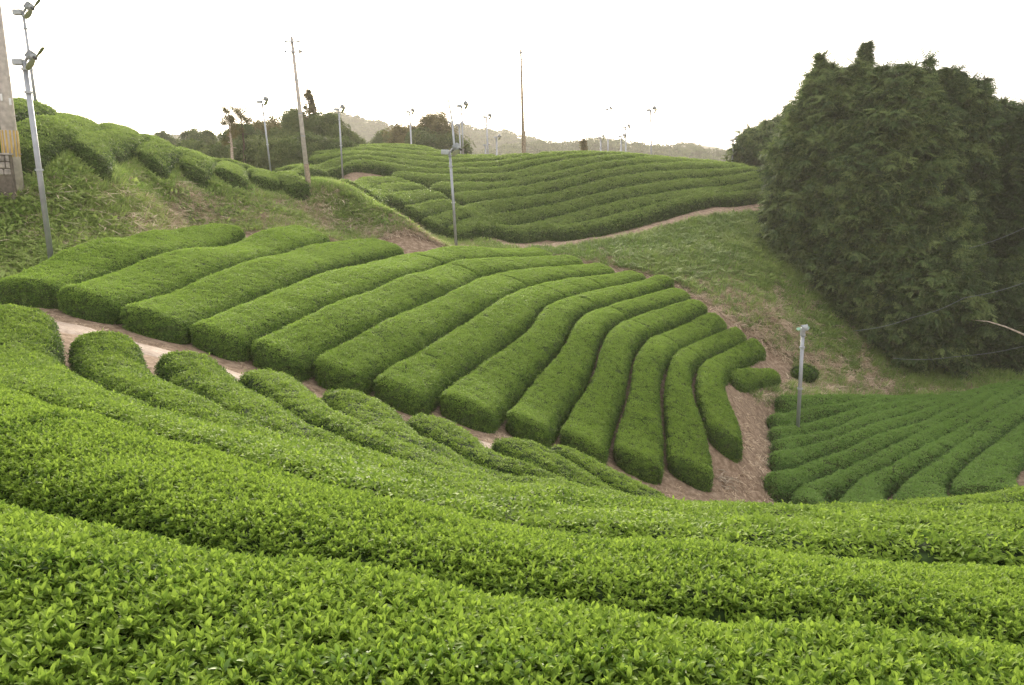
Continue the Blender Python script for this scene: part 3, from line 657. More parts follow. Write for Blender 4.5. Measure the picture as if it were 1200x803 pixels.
BL = [(-28,24),(-26,29.2),(-18.3,28.6),(-17.9,30.5),(-17.6,34),(-17.4,37),(-16.6,40.5),(-15.2,43),(-13.2,45),(-12,47),(-10,46.5),(-7.5,48),(-5.5,48.3),(-4,48.8),(-2,49.5)] + poly([(600,291),(600,300),(545,299)], 22) + [(-3.0,43.0),(-6.4,41.8),(-8.6,39.8),(-9.6,38.8),(-11.6,37.2),(-12.6,36.5),(-13.6,33),(-14.0,28),(-14.4,22),(-22,20)]
BR = poly([(560,298),(600,291),(660,290),(710,283),(760,273),(830,254),(905,247),('w',26,66),('w',40,60),('w',38,40),('w',26,40),('w',21,37.5),('w',16,36.6),(965,470),(930,470),(880,462),(905,458),(925,450),(930,430),(900,405),(880,392),(855,376),(835,360),(813,345),(793,332),(763,323),(727,316),(690,309),(653,302)], 33)
gm = (inpoly(GX, GY, BL) | inpoly(GX, GY, BR)).astype(float)
gm = np.where(seen, gm, 1.0)
gme = bpy.data.meshes.new('ground'); ny_, nx_ = GX.shape
gme.vertices.add(nx_*ny_); gme.vertices.foreach_set('co', np.stack([GX, GY, GZ], -1).astype(np.float32).ravel())
ii = (np.arange(ny_-1)[:, None]*nx_ + np.arange(nx_-1)[None]).ravel(); q = np.stack([ii, ii+1, ii+nx_+1, ii+nx_], 1).astype(np.int32)
gme.loops.add(q.size); gme.loops.foreach_set('vertex_index', q.ravel()); gme.polygons.add(len(q))
gme.polygons.foreach_set('loop_start', np.arange(0, q.size, 4, dtype=np.int32)); gme.update(calc_edges=True); gme.validate()
at_ = gme.attributes.new('grassy', 'FLOAT', 'POINT'); at_.data.foreach_set('value', gm.astype(np.float32).ravel())
gme.shade_smooth()
m, nt, b, o = mat('earth_and_grass')
tc = N(nt, 'ShaderNodeTexCoord'); n1 = N(nt, 'ShaderNodeTexNoise'); n1.inputs['Scale'].default_value = 5; n1.inputs['Detail'].default_value = 9; n1.inputs['Roughness'].default_value = .7
n2 = N(nt, 'ShaderNodeTexNoise'); n2.inputs['Scale'].default_value = .45; n2.inputs['Detail'].default_value = 5
nt.links.new(tc.outputs['Object'], n1.inputs['Vector']); nt.links.new(tc.outputs['Object'], n2.inputs['Vector'])
c1 = ramp(nt, n1.outputs[0], [(.3, (.11, .073, .048)), (.5, (.23, .165, .115)), (.72, (.41, .32, .24))])
c2 = ramp(nt, n1.outputs[0], [(.3, (.04, .06, .018)), (.6, (.13, .15, .05)), (.8, (.26, .22, .11))])
ga = N(nt, 'ShaderNodeAttribute', attribute_name='grassy')
mr = N(nt, 'ShaderNodeMath', operation='MULTIPLY'); rr = N(nt, 'ShaderNodeMapRange')
for k, v in enumerate((.38, .58, 0.15, 1)): rr.inputs[1+k].default_value = v
nt.links.new(n2.outputs[0], rr.inputs[0]); nt.links.new(ga.outputs['Fac'], mr.inputs[0]); nt.links.new(rr.outputs[0], mr.inputs[1])
mx = N(nt, 'ShaderNodeMix', data_type='RGBA'); nt.links.new(mr.outputs[0], mx.inputs[0]); nt.links.new(c1, mx.inputs[6]); nt.links.new(c2, mx.inputs[7])
nt.links.new(mx.outputs[2], b.inputs['Base Color']); b.inputs['Roughness'].default_value = .95; b.inputs['Specular IOR Level'].default_value = .15
bp = N(nt, 'ShaderNodeBump'); bp.inputs['Strength'].default_value = .8; bp.inputs['Distance'].default_value = .05
nt.links.new(n1.outputs[0], bp.inputs['Height']); nt.links.new(bp.outputs[0], b.inputs['Normal'])
gme.materials.append(m); tag(newobj('ground', gme), kind='structure')
# the pale path between the near slope and the terrace
def strip(name, pts, w_, m, lift, label=None):
    C = catmull(pts, .25); T_ = np.gradient(C, axis=0); T_ /= np.linalg.norm(T_, axis=1)[:, None]; n_ = np.c_[-T_[:, 1], T_[:, 0]]
    k = 7; V = []; 
    for j in range(k):
        off = w_*(j/(k-1)-.5)*(1+.10*vnoise(C[:, 0]*1.4+j, C[:, 1]*1.4, 12)); Q = C + n_*np.broadcast_to(off, len(C))[:, None]
        z = gz(Q[:, 0], Q[:, 1]) + .03*vnoise(Q[:, 0]*1.3, Q[:, 1]*1.3, 3)+.015*vnoise(Q[:, 0]*3.7, Q[:, 1]*3.7, 6) + (lift if 0 < j < k-1 else -.03)
        V.append(np.c_[Q, z])
    V = np.stack(V, 1); n = len(C); F = [(i*k+j, (i+1)*k+j, (i+1)*k+j+1, i*k+j+1) for i in range(n-1) for j in range(k-1)]
    return tag(newobj(name, mesh_np(name, V.reshape(-1, 3), F, m)), kind='structure')
m, nt, b, o = mat('pale_path')
tc = N(nt, 'ShaderNodeTexCoord'); n1 = N(nt, 'ShaderNodeTexNoise'); n1.inputs['Scale'].default_value = 7; n1.inputs['Detail'].default_value = 10; n1.inputs['Roughness'].default_value = .72
mp = N(nt, 'ShaderNodeMapping'); mp.inputs['Scale'].default_value = (1, 2.4, 1); nt.links.new(tc.outputs['Object'], mp.inputs[0]); nt.links.new(mp.outputs[0], n1.inputs['Vector'])
nt.links.new(ramp(nt, n1.outputs[0], [(.28, (.15, .10, .07)), (.45, (.31, .24, .19)), (.7, (.46, .385, .32))]), b.inputs['Base Color']); b.inputs['Roughness'].default_value = .9
bp = N(nt, 'ShaderNodeBump'); bp.inputs['Strength'].default_value = .6; bp.inputs['Distance'].default_value = .03; nt.links.new(n1.outputs[0], bp.inputs['Height']); nt.links.new(bp.outputs[0], b.inputs['Normal'])
M_PATH = m
PC = [(-17, 19.75), (-14.2, 19.45), (-12.4, 19.1), (-10.6, 18.75), (-8.9, 18.5), (-7.3, 18.45), (-5.7, 18.5), (-4.0, 18.75), (-2.3, 19.05), (-0.4, 19.55), (1.3, 20.15), (3.2, 20.85), (5.2, 21.55), (7, 22.35)]
strip('path', PC, 1.35, M_PATH, .05)
M_TRACK = simple('upper_track', (.40, .29, .22), .95, noise=.3, scale=5)
strip('upper_path', [hit(246,226,0,25), hit(262,231,0,25), hit(285,232,0,25), hit(305,231,0,25), hit(325,229,0,25), hit(345,224,0,25), hit(362,221,0,25)], .8, M_TRACK, .05)
strip('dirt_track', [hit(545,288,0,45), hit(600,288,0,45), hit(660,287,0,45), hit(710,280,0,45), hit(760,269,0,45), hit(830,250,0,45), hit(880,244,0,45), hit(915,244,0,45)], 1.3, M_TRACK, .05)
# ------------------------------------------------------------------ weeds and dry grass on the banks
def blades(m, n, L, W, el0, el1, spread, seg=3, curl=.6):
    return leaves_mesh('tuft', [(Vector((ru(-spread, spread), ru(-spread, spread), -.02)), Vector((math.cos(a)*math.cos(e), math.sin(a)*math.cos(e), math.sin(e))), (0, 0, 1), L*ru(.6, 1.2), W, seg, ru(.2, 1)*curl*2, .15, ru(.1, .8))
        for a, e in ((ru(0, 6.28), ru(el0, el1)) for _ in range(n))], m)
C_GRASS = source('grass_tufts', [blades(M_WEED, 22, .34, .014, .7, 1.5, .09) for _ in range(6)])
C_HERB = source('weed_clumps', [tuft(M_WEED, 22, .22, .15, 3) for _ in range(6)])
C_STRAW = source('straw_tufts', [blades(M_STRAW, 20, .34, .02, -.1, .5, .16, curl=.3) for _ in range(6)])
def frond(m):
    L = []
    for f in range(7):
        a = ru(0, 6.28); e = ru(.3, 1.0); d = Vector((math.cos(a)*math.cos(e), math.sin(a)*math.cos(e), math.sin(e))); ln = ru(.35, .55)
        sd = d.cross(Vector((0, 0, 1))).normalized()
        for k in range(1, 7):
            p = d*(ln*k/6); p.z -= .25*(k/6)**2*ln
            for s in (-1, 1): L.append((p, (d*.5+sd*s).normalized(), (0, 0, 1), .16*(1.15-k/7), .05, 2, .4, .2, ru(.25, .8)))
    return leaves_mesh('fern', L, m)
C_FERN = source('ferns', [frond(M_WEED) for _ in range(5)])
def cover(name, polyw, dens, coll, sc, tint, test, lab=None, tilt=.35):
    P = np.array(polyw); lo, hi = P.min(0), P.max(0); n = int((hi-lo).prod()*dens)
    X = RNG.uniform(lo[0], hi[0], n); Y = RNG.uniform(lo[1], hi[1], n); k = inpoly(X, Y, polyw); X, Y = X[k], Y[k]
    for C, hw in HEDGES:
        if C[:, 0].min()-2 > X.max() or C[:, 0].max()+2 < X.min(): continue
        near_ = (X > C[:, 0].min()-1.5) & (X < C[:, 0].max()+1.5) & (Y > C[:, 1].min()-1.5) & (Y < C[:, 1].max()+1.5); ix = np.where(near_)[0]
        if not len(ix): continue
        d = np.hypot(X[ix, None]-C[None, :, 0], Y[ix, None]-C[None, :, 1]) - hw[None]
        bad = ix[d.min(1) < .0]; m_ = np.ones(len(X), bool); m_[bad] = False; X, Y = X[m_], Y[m_]
    n1 = .6*vnoise(X*.35, Y*.35, 21) + .4*vnoise(X*1.1, Y*1.1, 22)
    e = .4; Z = gz(X, Y); sl = np.c_[-(gz(X+e, Y)-Z)/e, -(gz(X, Y+e)-Z)/e, np.ones(len(X))]; sl /= np.linalg.norm(sl, axis=1)[:, None]
    a, b = X/Y, Z/Y; py = 401.5 - FPX*((b*CP + SP)/(CP - b*SP)); px = 600 + FPX*a/(CP - b*SP)
    k = test(X, Y, n1, px, py); X, Y, Z, sl, n1 = X[k], Y[k], Z[k], sl[k], n1[k]; n = len(X)
    ax = sl*tilt*2 + np.array([0, 0, 1.]); ax += RNG.normal(0, .15, (n, 3)); ax /= np.linalg.norm(ax, axis=1)[:, None]
    return scatter(name, None, np.c_[X, Y, Z+.01], eulers(ax, RNG.uniform(0, 6.28, n)), RNG.uniform(.6, 1.35, n)*sc, np.clip(tint+.22*n1+RNG.normal(0, .12, n), 0, 1), coll)
def rn(X): return RNG.random(len(X))
# left bank: lusher at the top and on the left, dry at the foot
def lush_left(X, Y, n, px, py): foot = np.interp(px, [0, 100, 200, 300, 400, 540], [290, 262, 242, 238, 258, 278]); return sstep(-20, 20, foot-py+n*40)
cover('bank_grass', BL, 60, C_GRASS, 1.15, .6, lambda X, Y, n, px, py: rn(X) < np.maximum(.45, lush_left(X, Y, n, px, py))*.9)
cover('bank_weeds', BL, 34, C_HERB, 1.3, .6, lambda X, Y, n, px, py: (rn(X) < np.maximum(.5, lush_left(X, Y, n, px, py))) & ((vnoise(X*.7, Y*.7, 31) > .05) | (px < 110)))
cover('dry_straw', BL, 110, C_STRAW, 1.5, .5, lambda X, Y, n, px, py: rn(X) > lush_left(X, Y, n, px, py)*.85)
cover('broadleaf_weeds', poly([(-60,215),(30,212),(75,232),(88,290),(60,318),(0,330),(-60,330)], 22), 26, C_FERN, 1.0, .62, lambda X, Y, n, px, py: vnoise(X*1.2, Y*1.2, 51) > -.15)
# right bank: ferns above, mixed grass and straw below
def lush_right(X, Y, n, px, py): e_ = np.interp(px, [560, 640, 700, 760, 850, 900, 960, 1100], [292, 306, 318, 322, 325, 330, 420, 455]); return sstep(-28, 34, e_-py+n*48)
cover('slope_ferns', BR, 11, C_FERN, 1.15, .55, lambda X, Y, n, px, py: rn(X) < sstep(-20, 30, np.interp(px, [560, 650, 720, 800, 900, 960], [270, 292, 310, 330, 345, 330])-py+n*30))
cover('slope_grass', BR, 26, C_GRASS, 1.35, .5, lambda X, Y, n, px, py: rn(X) < .35+.6*lush_right(X, Y, n, px, py))
cover('slope_weeds', BR, 7, C_HERB, 1.3, .42, lambda X, Y, n, px, py: (rn(X) < .2+.6*lush_right(X, Y, n, px, py)) & (vnoise(X*.5, Y*.5, 33) > 0))
cover('slope_straw', BR, 40, C_STRAW, 1.45, .36, lambda X, Y, n, px, py: rn(X) > lush_right(X, Y, n, px, py)*.8)
# litter on the dirt track and along the hedge feet
TRK = poly([(868,452),(905,465),(912,500),(917,550),(900,592),('w',8.6,24),('w',6.5,24.5),(838,575),(868,545),(868,500),(856,470)], 22)
cover('track_litter', TRK, 14, C_STRAW, .8, .35, lambda X, Y, n, px, py: rn(X) < .55)
cover('track_weeds', poly([(876,455),(960,458),(1000,466),(1000,476),(925,474),(880,470)], 30), 16, C_GRASS, 1.0, .35, lambda X, Y, n, px, py: rn(X) < .7)
TF = [tuple(p) for p in PC] + [(8.5, 24.2), (5, 24.2), (3, 23.4), (1, 22.6), (-.5, 22), (-2.5, 21.5), (-4.3, 21.2), (-6, 21), (-9, 21.1), (-12.6, 21.6)]
cover('foot_litter', TF, 20, C_STRAW, .5, .22, lambda X, Y, n, px, py: (rn(X) < .8))
# debris pile where the stub row ends on the track
dp = MB(); cx, cy = hit(850, 566, 0, 22)
for k in range(26):
    a = ru(0, 6.28); r = ru(0, .55); x, y = cx+r*math.cos(a)*.8, cy+r*math.sin(a)*1.1; L = ru(.25, .6); b_ = ru(0, 6.28); z = g1(x, y)+.03+ru(0, .16)*(1-r)
    dp.tube([(x, y, z), (x+L*.5*math.cos(b_), y+L*.5*math.sin(b_), z+ru(.0, .08)), (x+L*math.cos(b_), y+L*math.sin(b_), z-ru(0, .06))], [.022, .018, .010], 5)
tag(dp.build('pruned_branches', simple('dry_branch', (.42, .35, .27), .9, noise=.35)), 'heap of pale pruned branches on the dirt track at a hedge end', 'branches')
# ------------------------------------------------------------------ poles
def px_place(px, py, Y): return at(px, py, Y)
def groundpt(px, py, Y=None, y0=20):
    if Y is None: x, y = hit(px, py, 0, y0)
    else: v = at(px, py, Y); x, y = v.x, Y
    return Vector((x, y, g1(x, y)))
def fan_pole(label, foot, top, r, size=1.0, axis_=(.75, -.45, -.4), bl=(.77, .1, .63), boxside=-1, group='frost fans on poles above the tea', bmat=None, whip=0, box=(.34, .2, .2), blade_len=.42):
    foot, top = Vector(foot), Vector(top); t = thing('frost_fan', label, 'frost fan', foot, group)
    R0 = -foot; loc = lambda v: Vector(v)-foot
    H = top-foot
    MB().tube([Vector((0, 0, -.4)), H*.5, H], [r, r*.93, r*.86], 12).build('pole', M_STEEL, t, True)
    for f in (.965, .86, .5): 
        c = H*f; MB().tube([c-Vector((0, 0, .03)), c+Vector((0, 0, .03))], r*1.35, 12).build('clamp', M_BOX, t)
    a = Vector(axis_).normalized(); b = Vector(bl); b = (b-a*b.dot(a)).normalized(); c = a.cross(b)
    Rm = Matrix((a, c, b)).transposed()
    if box: 
        MB().box(H+Vector((boxside*box[0]*.55*size, -.02, -.02)), (box[0]*size, box[1]*size, box[2]*size)).build('control_box', M_BOX, t)
    MB().tube([H-Vector((0, 0, .05)), H+Vector((-boxside*.10, 0, .10))*size, H+Vector((-boxside*.2, -.05, .16))*size], .045*size, 8).build('arm', M_STEEL, t)
    mc = H+Vector((-boxside*.30, -.08, .17))*size
    mb = MB().tube([mc-a*.15*size, mc-a*.12*size, mc+a*.12*size, mc+a*.16*size], [.07*size, .115*size, .115*size, .06*size], 10)
    for k in range(5): mb.box(mc+a*(-.09+k*.045)*size, (.012*size, .27*size, .27*size), Rm)
    mb.build('motor', M_BOX, t)
    hc = mc+a*.24*size; MB().tube([mc+a*.15*size, hc+a*.05*size], [.035*size, .05*size], 8).build('hub', M_DARK, t)
    for s in (-1, 1):
        V = []; F = []; n = 7
        for k in range(n):
            q = k/(n-1); l = (.04+blade_len*q)*size*s; wd = (.05+.13*math.sin(min(1, q*1.25)*math.pi*.75))*size*(1 if q < .98 else .55); tw = .75-.45*q
            wv = (c*math.cos(tw)+a*math.sin(tw)*s)
            for d_, e_ in ((-1, -.004), (1, -.004), (1, .004), (-1, .004)): V.append(hc+b*l+wv*wd*.5*d_+a*e_*3*size)
        for k in range(n-1):
            for j in range(4): F.append((k*4+j, k*4+(j+1) % 4, (k+1)*4+(j+1) % 4, (k+1)*4+j))
        F += [(0, 1, 2, 3), tuple((n-1)*4+j for j in (3, 2, 1, 0))]
        MB().add(V, F).build('blade', bmat or M_OLIVE, t, False)
    if whip: MB().tube([H, H+Vector((-.25, 0, whip))], [.02, .012], 6).build('aerial', M_STEEL, t)
    return t
f = groundpt(62, 318, 24); fan_pole('grey frost fan pole nearest the left edge, standing at the foot of the bank', f, at(28.5, 72, 24), .085, .88)
f = Vector((at(46, 150, 36).x, 36, 0)); f.z = g1(f.x, 36); fan_pole('thinner frost fan pole behind the nearest one, its base hidden by mounded hedges', f, at(27, 14, 36), .065, 1.15, whip=0)
fan_pole('frost fan pole standing at the far end of the terrace beside its fourth hedge', groundpt(535.5, 297, 45.4), at(527, 178, 45.4), .085, 1.35, axis_=(.6, -.6, -.3), bl=(.85, .2, .35))
fan_pole('tall grey frost fan pole with pale green blades in front of the right-hand field', groundpt(934, 521, None, 25), at(941, 388, hit(934, 521, 0, 25)[1]), .085, .9, blade_len=.26, axis_=(.05, .9, -.3), bl=(.95, -.1, .15), boxside=-.12, bmat=M_GREEN, box=(.2, .16, .38))
FD = [(319, 208, 307, 119, 50, 'frost fan pole leaning before the left woods, right of the thin pine', 1.3), (402, 212, 397, 128, 57, 'frost fan pole on the hill flank right of the slim utility pole', 1.4),
      (484, 182, 480, 131, 92, 'frost fan pole behind the rounded hilltop, before the round woods tree', 1.7), (543, 189, 541, 124, 74, 'tallest frost fan pole of the cluster on the hilltop', 1.8),
      (541, 188, 538, 146, 84, 'lower fan pole half merged with the tallest one of the hilltop cluster', 1.5), (573, 190, 570, 137, 84, 'fan pole with a double head right of the hilltop cluster', 1.6),
      (569.3, 190, 569, 170, 110, 'very short fan pole close to the double-headed one', 1.5), (582.5, 189, 582, 161, 96, 'short fan pole left of the tall wooden pole', 1.5),
      (713.5, 187, 712.5, 128, 84, 'thin tall pole with a plate halfway up, on the skyline', 1.2), (705.5, 186, 704, 161, 104, 'short fan pole left of the thin tall skyline pole', 1.5),
      (728.5, 187, 728, 160, 100, 'short fan pole right of the thin tall skyline pole', 1.5), (734.5, 187, 733.5, 149, 100, 'slender fan pole, second right of the thin tall skyline pole', 1.6),
      (764.8, 188, 762.5, 129, 80, 'fan pole alone on the right half of the skyline, head turned right', 1.7), (858, 204, 859, 164, 72, 'fan pole farthest right on the hill, beside the cypress grove', 1.2)]
for fx, fy, tx, ty, Y, lb, sz_ in FD:
    p = at(fx, fy, Y); z = min(g1(p.x, Y), p.z); fan_pole(lb, (p.x, Y, z), at(tx, ty, Y), .0011*Y, sz_*.68)
# slim pole with aerial in the hilltop cluster
p = at(534.5, 193, 70); t = thing('signal_pole', 'slim pale pole with a whip aerial, left in the hilltop cluster', 'pole', (p.x, 70, g1(p.x, 70)))
tp = at(530, 143, 70)-t.location; MB().tube([(0, 0, -.3), tp], [.12, .09], 8).build('pole', M_STEEL, t, True)
MB().tube([tp, at(525, 115, 70)-t.location], [.085, .06], 6).build('aerial', M_STEEL, t); MB().box(tp+Vector((-.15, 0, 0)), (.5, .1, .12)).build('bracket', M_BOX, t)
def ins(mb, p, s=1.0):
    for k in range(3): mb.tube([p+Vector((0, 0, k*.07*s)), p+Vector((0, 0, k*.07*s+.04*s))], [.06*s, .045*s], 8)
# wooden pole on the hill
f = groundpt(614, 183, 68); t = thing('utility_pole', 'tall bare wooden utility pole standing on the hill crest', 'utility pole', f); tp = at(610.3, 58, 68)-f
MB().tube([(0, 0, -.4), tp*.5, tp], [.15, .115, .08], 12).build('pole', M_WOODP, t, True)
MB().tube([tp-Vector((0, 0, .3)), tp-Vector((0, 0, .22))], .16, 12).build('clamp', M_STEEL, t); MB().tube([(0, 0, .6), (0, 0, 2.6)], [.165, .16], 12).build('ground_wire_guard', M_WOODP, t)
# slim utility pole with crossarms
f = groundpt(362, 220, 44); t = thing('utility_pole', 'slim weathered utility pole with small crossarms beside the pale path end', 'utility pole', f); tp = at(341.5, 43, 44)-f
MB().tube([(0, 0, -.4), tp*.5, tp], [.135, .11, .08], 14).build('pole', M_CONC, t, True)
MB().tube([(0.0, 0, .0), tp*.16], [.145, .135], 14).build('guard_sleeve', M_YEL if False else M_WOODP, t)
for q, wd in ((.965, .62), (.90, .75)):
    c = tp*q; MB().box(c+Vector((.10, -.14, 0)), (wd*1.5, .07, .07)).build('crossarm', M_STEEL, t)
    for sx_ in (-.42, .52): m_ = MB(); ins(m_, c+Vector((sx_*wd*1.2, -.14, .04)), .9); m_.build('insulator', M_CONC, t, True)
MB().tube([tp, at(339, 30, 44)-f], [.02, .012], 6).build('lightning_rod', M_STEEL, t)
MB().tube([tp*.90+Vector((.4, -.2, -.1)), tp*.90+Vector((.4, -.2, .12))], .06, 8).build('fuse', M_CONC, t)
for q in (.35, .5, .72): MB().tube([tp*q-Vector((0, 0, .03)), tp*q+Vector((0, 0, .03))], .14-.05*q, 12).build('clamp', M_STEEL, t)
# big roadside pole at the left edge
Yp = 27.0; f = groundpt(15.5, 197, Yp); t = thing('utility_pole', 'big concrete roadside pole with yellow guard strips at the left edge', 'utility pole', f)
tp = at(-29, -170, Yp)-f; MB().tube([(0, 0, -.5), tp*.3, tp], [.25, .225, .17], 20).build('pole', M_CONC, t, True)
g0, g1_ = at(13.6, 184, Yp)-f, at(10.2, 153, Yp)-f
MB().tube([g0, g1_], [.255, .248], 20).build('guard_sleeve', M_CONC, t, True)
for k in range(14):
    a = 2*math.pi*k/14; o_ = Vector((math.cos(a), math.sin(a), 0))
    mb = MB(); d = (g1_-g0).normalized(); sd_ = d.cross(o_).normalized()
    V = [g0+o_*.256-sd_*.026, g0+o_*.256+sd_*.026, g1_+o_*.25+sd_*.026, g1_+o_*.25-sd_*.026]; V += [v+o_*.014 for v in V]
    mb.add(V, [(0, 1, 2, 3), (4, 7, 6, 5), (0, 4, 5, 1), (1, 5, 6, 2), (2, 6, 7, 3), (3, 7, 4, 0)]).build('yellow_strip', M_YEL, t)
for x_, y_ in ((12, 119), (1.5, 114)):
    p = at(x_, y_, Yp-.245)-f; MB().box(p, (.075, .012, .22)).build('number_plate', M_WHITE, t)
for k in range(6):
    p = tp*(.12+.06*k)+Vector((.22*(-1)**k, 0, 0)); MB().tube([p, p+Vector((.12*(-1)**k, 0, .01))], .012, 6).build('step_bolt', M_STEEL, t)
# low stone wall under it
w0, w1_ = at(-40, 196, 26.4), at(15, 198, 26.7); wl = thing('stone_wall', 'low mortared stone wall under the big roadside pole', 'wall', (w0.x, w0.y, g1(w0.x, w0.y)))
dv = (w1_-w0); dv.z = 0; Lw = dv.length; dv.normalize(); base = wl.location.z
yaw = math.atan2(dv.y, dv.x); Rz = Matrix.Rotation(yaw, 3, 'Z')
zt = at(8, 180, 26.6).z
MB().box(Vector((dv.x*Lw/2, dv.y*Lw/2, (zt-base)/2-.3)), (Lw, .34, (zt-base)+.55), Rz, .04).build('mortar_core', M_MORTAR, wl)
k = 0; zz = zt-base-.16
while zz > zt-base-.75:
    x = -.1*(k % 2)
    while x < Lw-.1:
        sw = ru(.26, .42); hx_ = min(sw, Lw-x); c = dv*(x+hx_/2)+Vector((0, 0, zz)); MB().box(c, (hx_-.03, .42+ru(0, .04), .20), Rz, .16).build('stone', M_STONE, wl); x += sw
    zz -= .22; k += 1
MB().box(dv*Lw/2+Vector((0, 0, zt-base-.02)), (Lw+.06, .5, .07), Rz, .2).build('capstone', M_STONE, wl)
# ------------------------------------------------------------------ cables
def cable(name, label, pts, r, m=M_CABLE, cat='cable'):
    C = [Vector(at(*p)) for p in pts]; mb = MB(); Q = []
    for i in range(len(C)-1):
        for k in range(8): Q.append(C[i].lerp(C[i+1], k/8)-Vector((0, 0, .12*math.sin(math.pi*k/8))))
    Q.append(C[-1]); return tag(mb.tube(Q, r, 6).build(name, m, None, True), label, cat)
cable('cable', 'middle dark cable rising to the right in front of the cypress grove', [(1000, 388, 38), (1070, 372, 38), (1130, 349, 37), (1215, 326, 36)], .012)
cable('cable', 'lowest dark cable crossing the shade under the cypress grove', [(1046, 420, 41), (1120, 418, 40), (1215, 402, 38)], .012)
cable('cable', 'upper dark cable across the right end of the cypress grove', [(1136, 291, 40), (1215, 260, 38)], .012)
cable('cable', 'thin faint wire leaving the thinner fan pole down to the right', [(28, 26, 36), (48, 38, 37), (66, 49, 38)], .008)
tag(MB().tube([at(1138, 375, 41.5), at(1158, 377, 41), at(1178, 383, 40.5), at(1192, 389, 40), at(1215, 399, 40)], [.02, .035, .045, .05, .06], 6).build('bent_branch', M_PALEBARK, None, True), 'pale bare branch arching out at the right edge under the cypress grove', 'branch')
# ------------------------------------------------------------------ trees
def sprays(m, droop):
    L = []
    for f in range(7):
        a = ru(-1.7, 1.7); base = Vector((0, 0, 0)); d = Vector((math.cos(a), math.sin(a), -droop*ru(.5, 1.2))).normalized(); ln = ru(.32, .55); sd = d.cross(Vector((0, 0, 1))).normalized()
        for k in range(1, 6):
            p = d*(ln*k/5); p.z -= .22*(k/5)**2*ln
            for s in (-1, 1): L.append((p, (d*.9+sd*s*.8-Vector((0, 0, .25))).normalized(), (0, 0, 1), .16*(1.2-k/7), .055, 2, .5, .2, ru(0, .45)+.45*(k/5)))
    return leaves_mesh('spray', L, m)
C_SPRAY = source('cypress_sprays', [sprays(M_HINOKI, .35) for _ in range(8)])
C_BLOB = source('broadleaf_clumps', [tuft(M_BROAD, 40, .55, .22, 2) for _ in range(6)])
C_RED = source('reddish_clumps', [tuft(M_RUSTY, 34, .55, .20, 2) for _ in range(6)])
def tree(name, label, base, H, R, coll, n, prof, cat='tree', group=None, clump=.9, sc=1.0, tint=.3, bark=None, trunk_r=None, crown0=.08, horizontal=True, lean=(0, 0), jag=.25, nl=7, per=22, thick=.35, dz_=.2, leaders=0):
    base = Vector(base); t = thing(name, label, cat, base, group); bark = bark or M_BARK; tr = trunk_r or H*.014+.05
    top = Vector((lean[0], lean[1], H))
    MB().tube([(0, 0, -.5), (0, 0, .3), top*.5+Vector((.1, .05, 0)), top*.97], [tr*1.5, tr, tr*.6, tr*.12], 9).build('trunk', bark, t, True)
    for k in range(nl):
        q = crown0+(.85-crown0)*(k+.5)/nl; a = k*2.4; r = R*prof(q)*.7; p = top*q
        MB().tube([p, p+Vector((math.cos(a)*r*.5, math.sin(a)*r*.5, r*.12)), p+Vector((math.cos(a)*r, math.sin(a)*r, r*.05))], [tr*.35*(1-q)+.02, tr*.2*(1-q)+.015, .012], 5).build('limb', bark, t, True)
    nc = max(6, n//per); q = RNG.random(nc*3); pr = np.array([prof(v) for v in q]); keep = RNG.random(nc*3)*pr.max() < pr*.85+.15*pr.max(); q = q[keep][:nc]; pr = pr[keep][:nc]; nc = len(q)
    q = crown0+(1-crown0)*q; pr = np.array([prof(v) for v in q])
    a = RNG.uniform(0, 6.28, nc); rr_ = R*pr*(1-thick*RNG.random(nc)**1.3)*(1+jag*RNG.normal(0, .35, nc))
    C = np.c_[top.x*q+rr_*np.cos(a), top.y*q+rr_*np.sin(a), q*H]
    cs = clump*(.55+.8*RNG.random(nc))*np.clip(pr*1.3, .35 if crown0 < .7 else .16, 1)
    if leaders:                                        # pointed leading shoots standing out of the dome
        for k in range(leaders):
            q0 = ru(.55, .93); aa = ru(0, 6.28); r0 = R*prof(q0)*ru(.7, 1.0); hh = ru(.5, 1.2)
            for j in range(4):
                C = np.vstack([C, [top.x*q0+r0*math.cos(aa), top.y*q0+r0*math.sin(aa), q0*H+hh*(j-.5)/2]]); cs = np.r_[cs, .36*(1-j/4.6)]
        nc = len(C)
    idx = np.repeat(np.arange(nc), per); m = len(idx); D = RNG.normal(0, 1, (m, 3)); D /= np.linalg.norm(D, axis=1)[:, None]
    P = C[idx] + D*(cs[idx]*RNG.random(m)**.4)[:, None]*np.array([1, 1, .75]); P[:, 2] = np.clip(P[:, 2], .15, None)
    out_ = np.c_[P[:, 0]-top.x*P[:, 2]/H, P[:, 1]-top.y*P[:, 2]/H]; out_ /= np.linalg.norm(out_, axis=1)[:, None]+1e-6
    ct = RNG.normal(0, .15, nc)
    if horizontal: rot = np.c_[RNG.normal(0, .6, m), RNG.normal(.1, .5, m), np.arctan2(out_[:, 1], out_[:, 0])+RNG.normal(0, .5, m)]
    else: rot = eulers((lambda v: v/np.linalg.norm(v, axis=1)[:, None])(D+np.c_[out_*.6, np.full(m, .6)]), RNG.uniform(0, 6.28, m))
    tn = tint + ct[idx] + dz_*D[:, 2] + RNG.normal(0, .06, m)  # clump tops tinted lighter, undersides darker: light and shade put into the colour
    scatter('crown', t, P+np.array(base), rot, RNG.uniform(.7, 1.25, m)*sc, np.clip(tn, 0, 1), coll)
    return t
def dome(q): return math.sqrt(max(0, 1-((q-.30)/.71)**2)) if q > .3 else .80+.20*(q/.3)
def cone(q): return max(.02, (1-q)**.75)
def ball(q): return math.sqrt(max(.02, 1-((q-.55)/.5)**2))
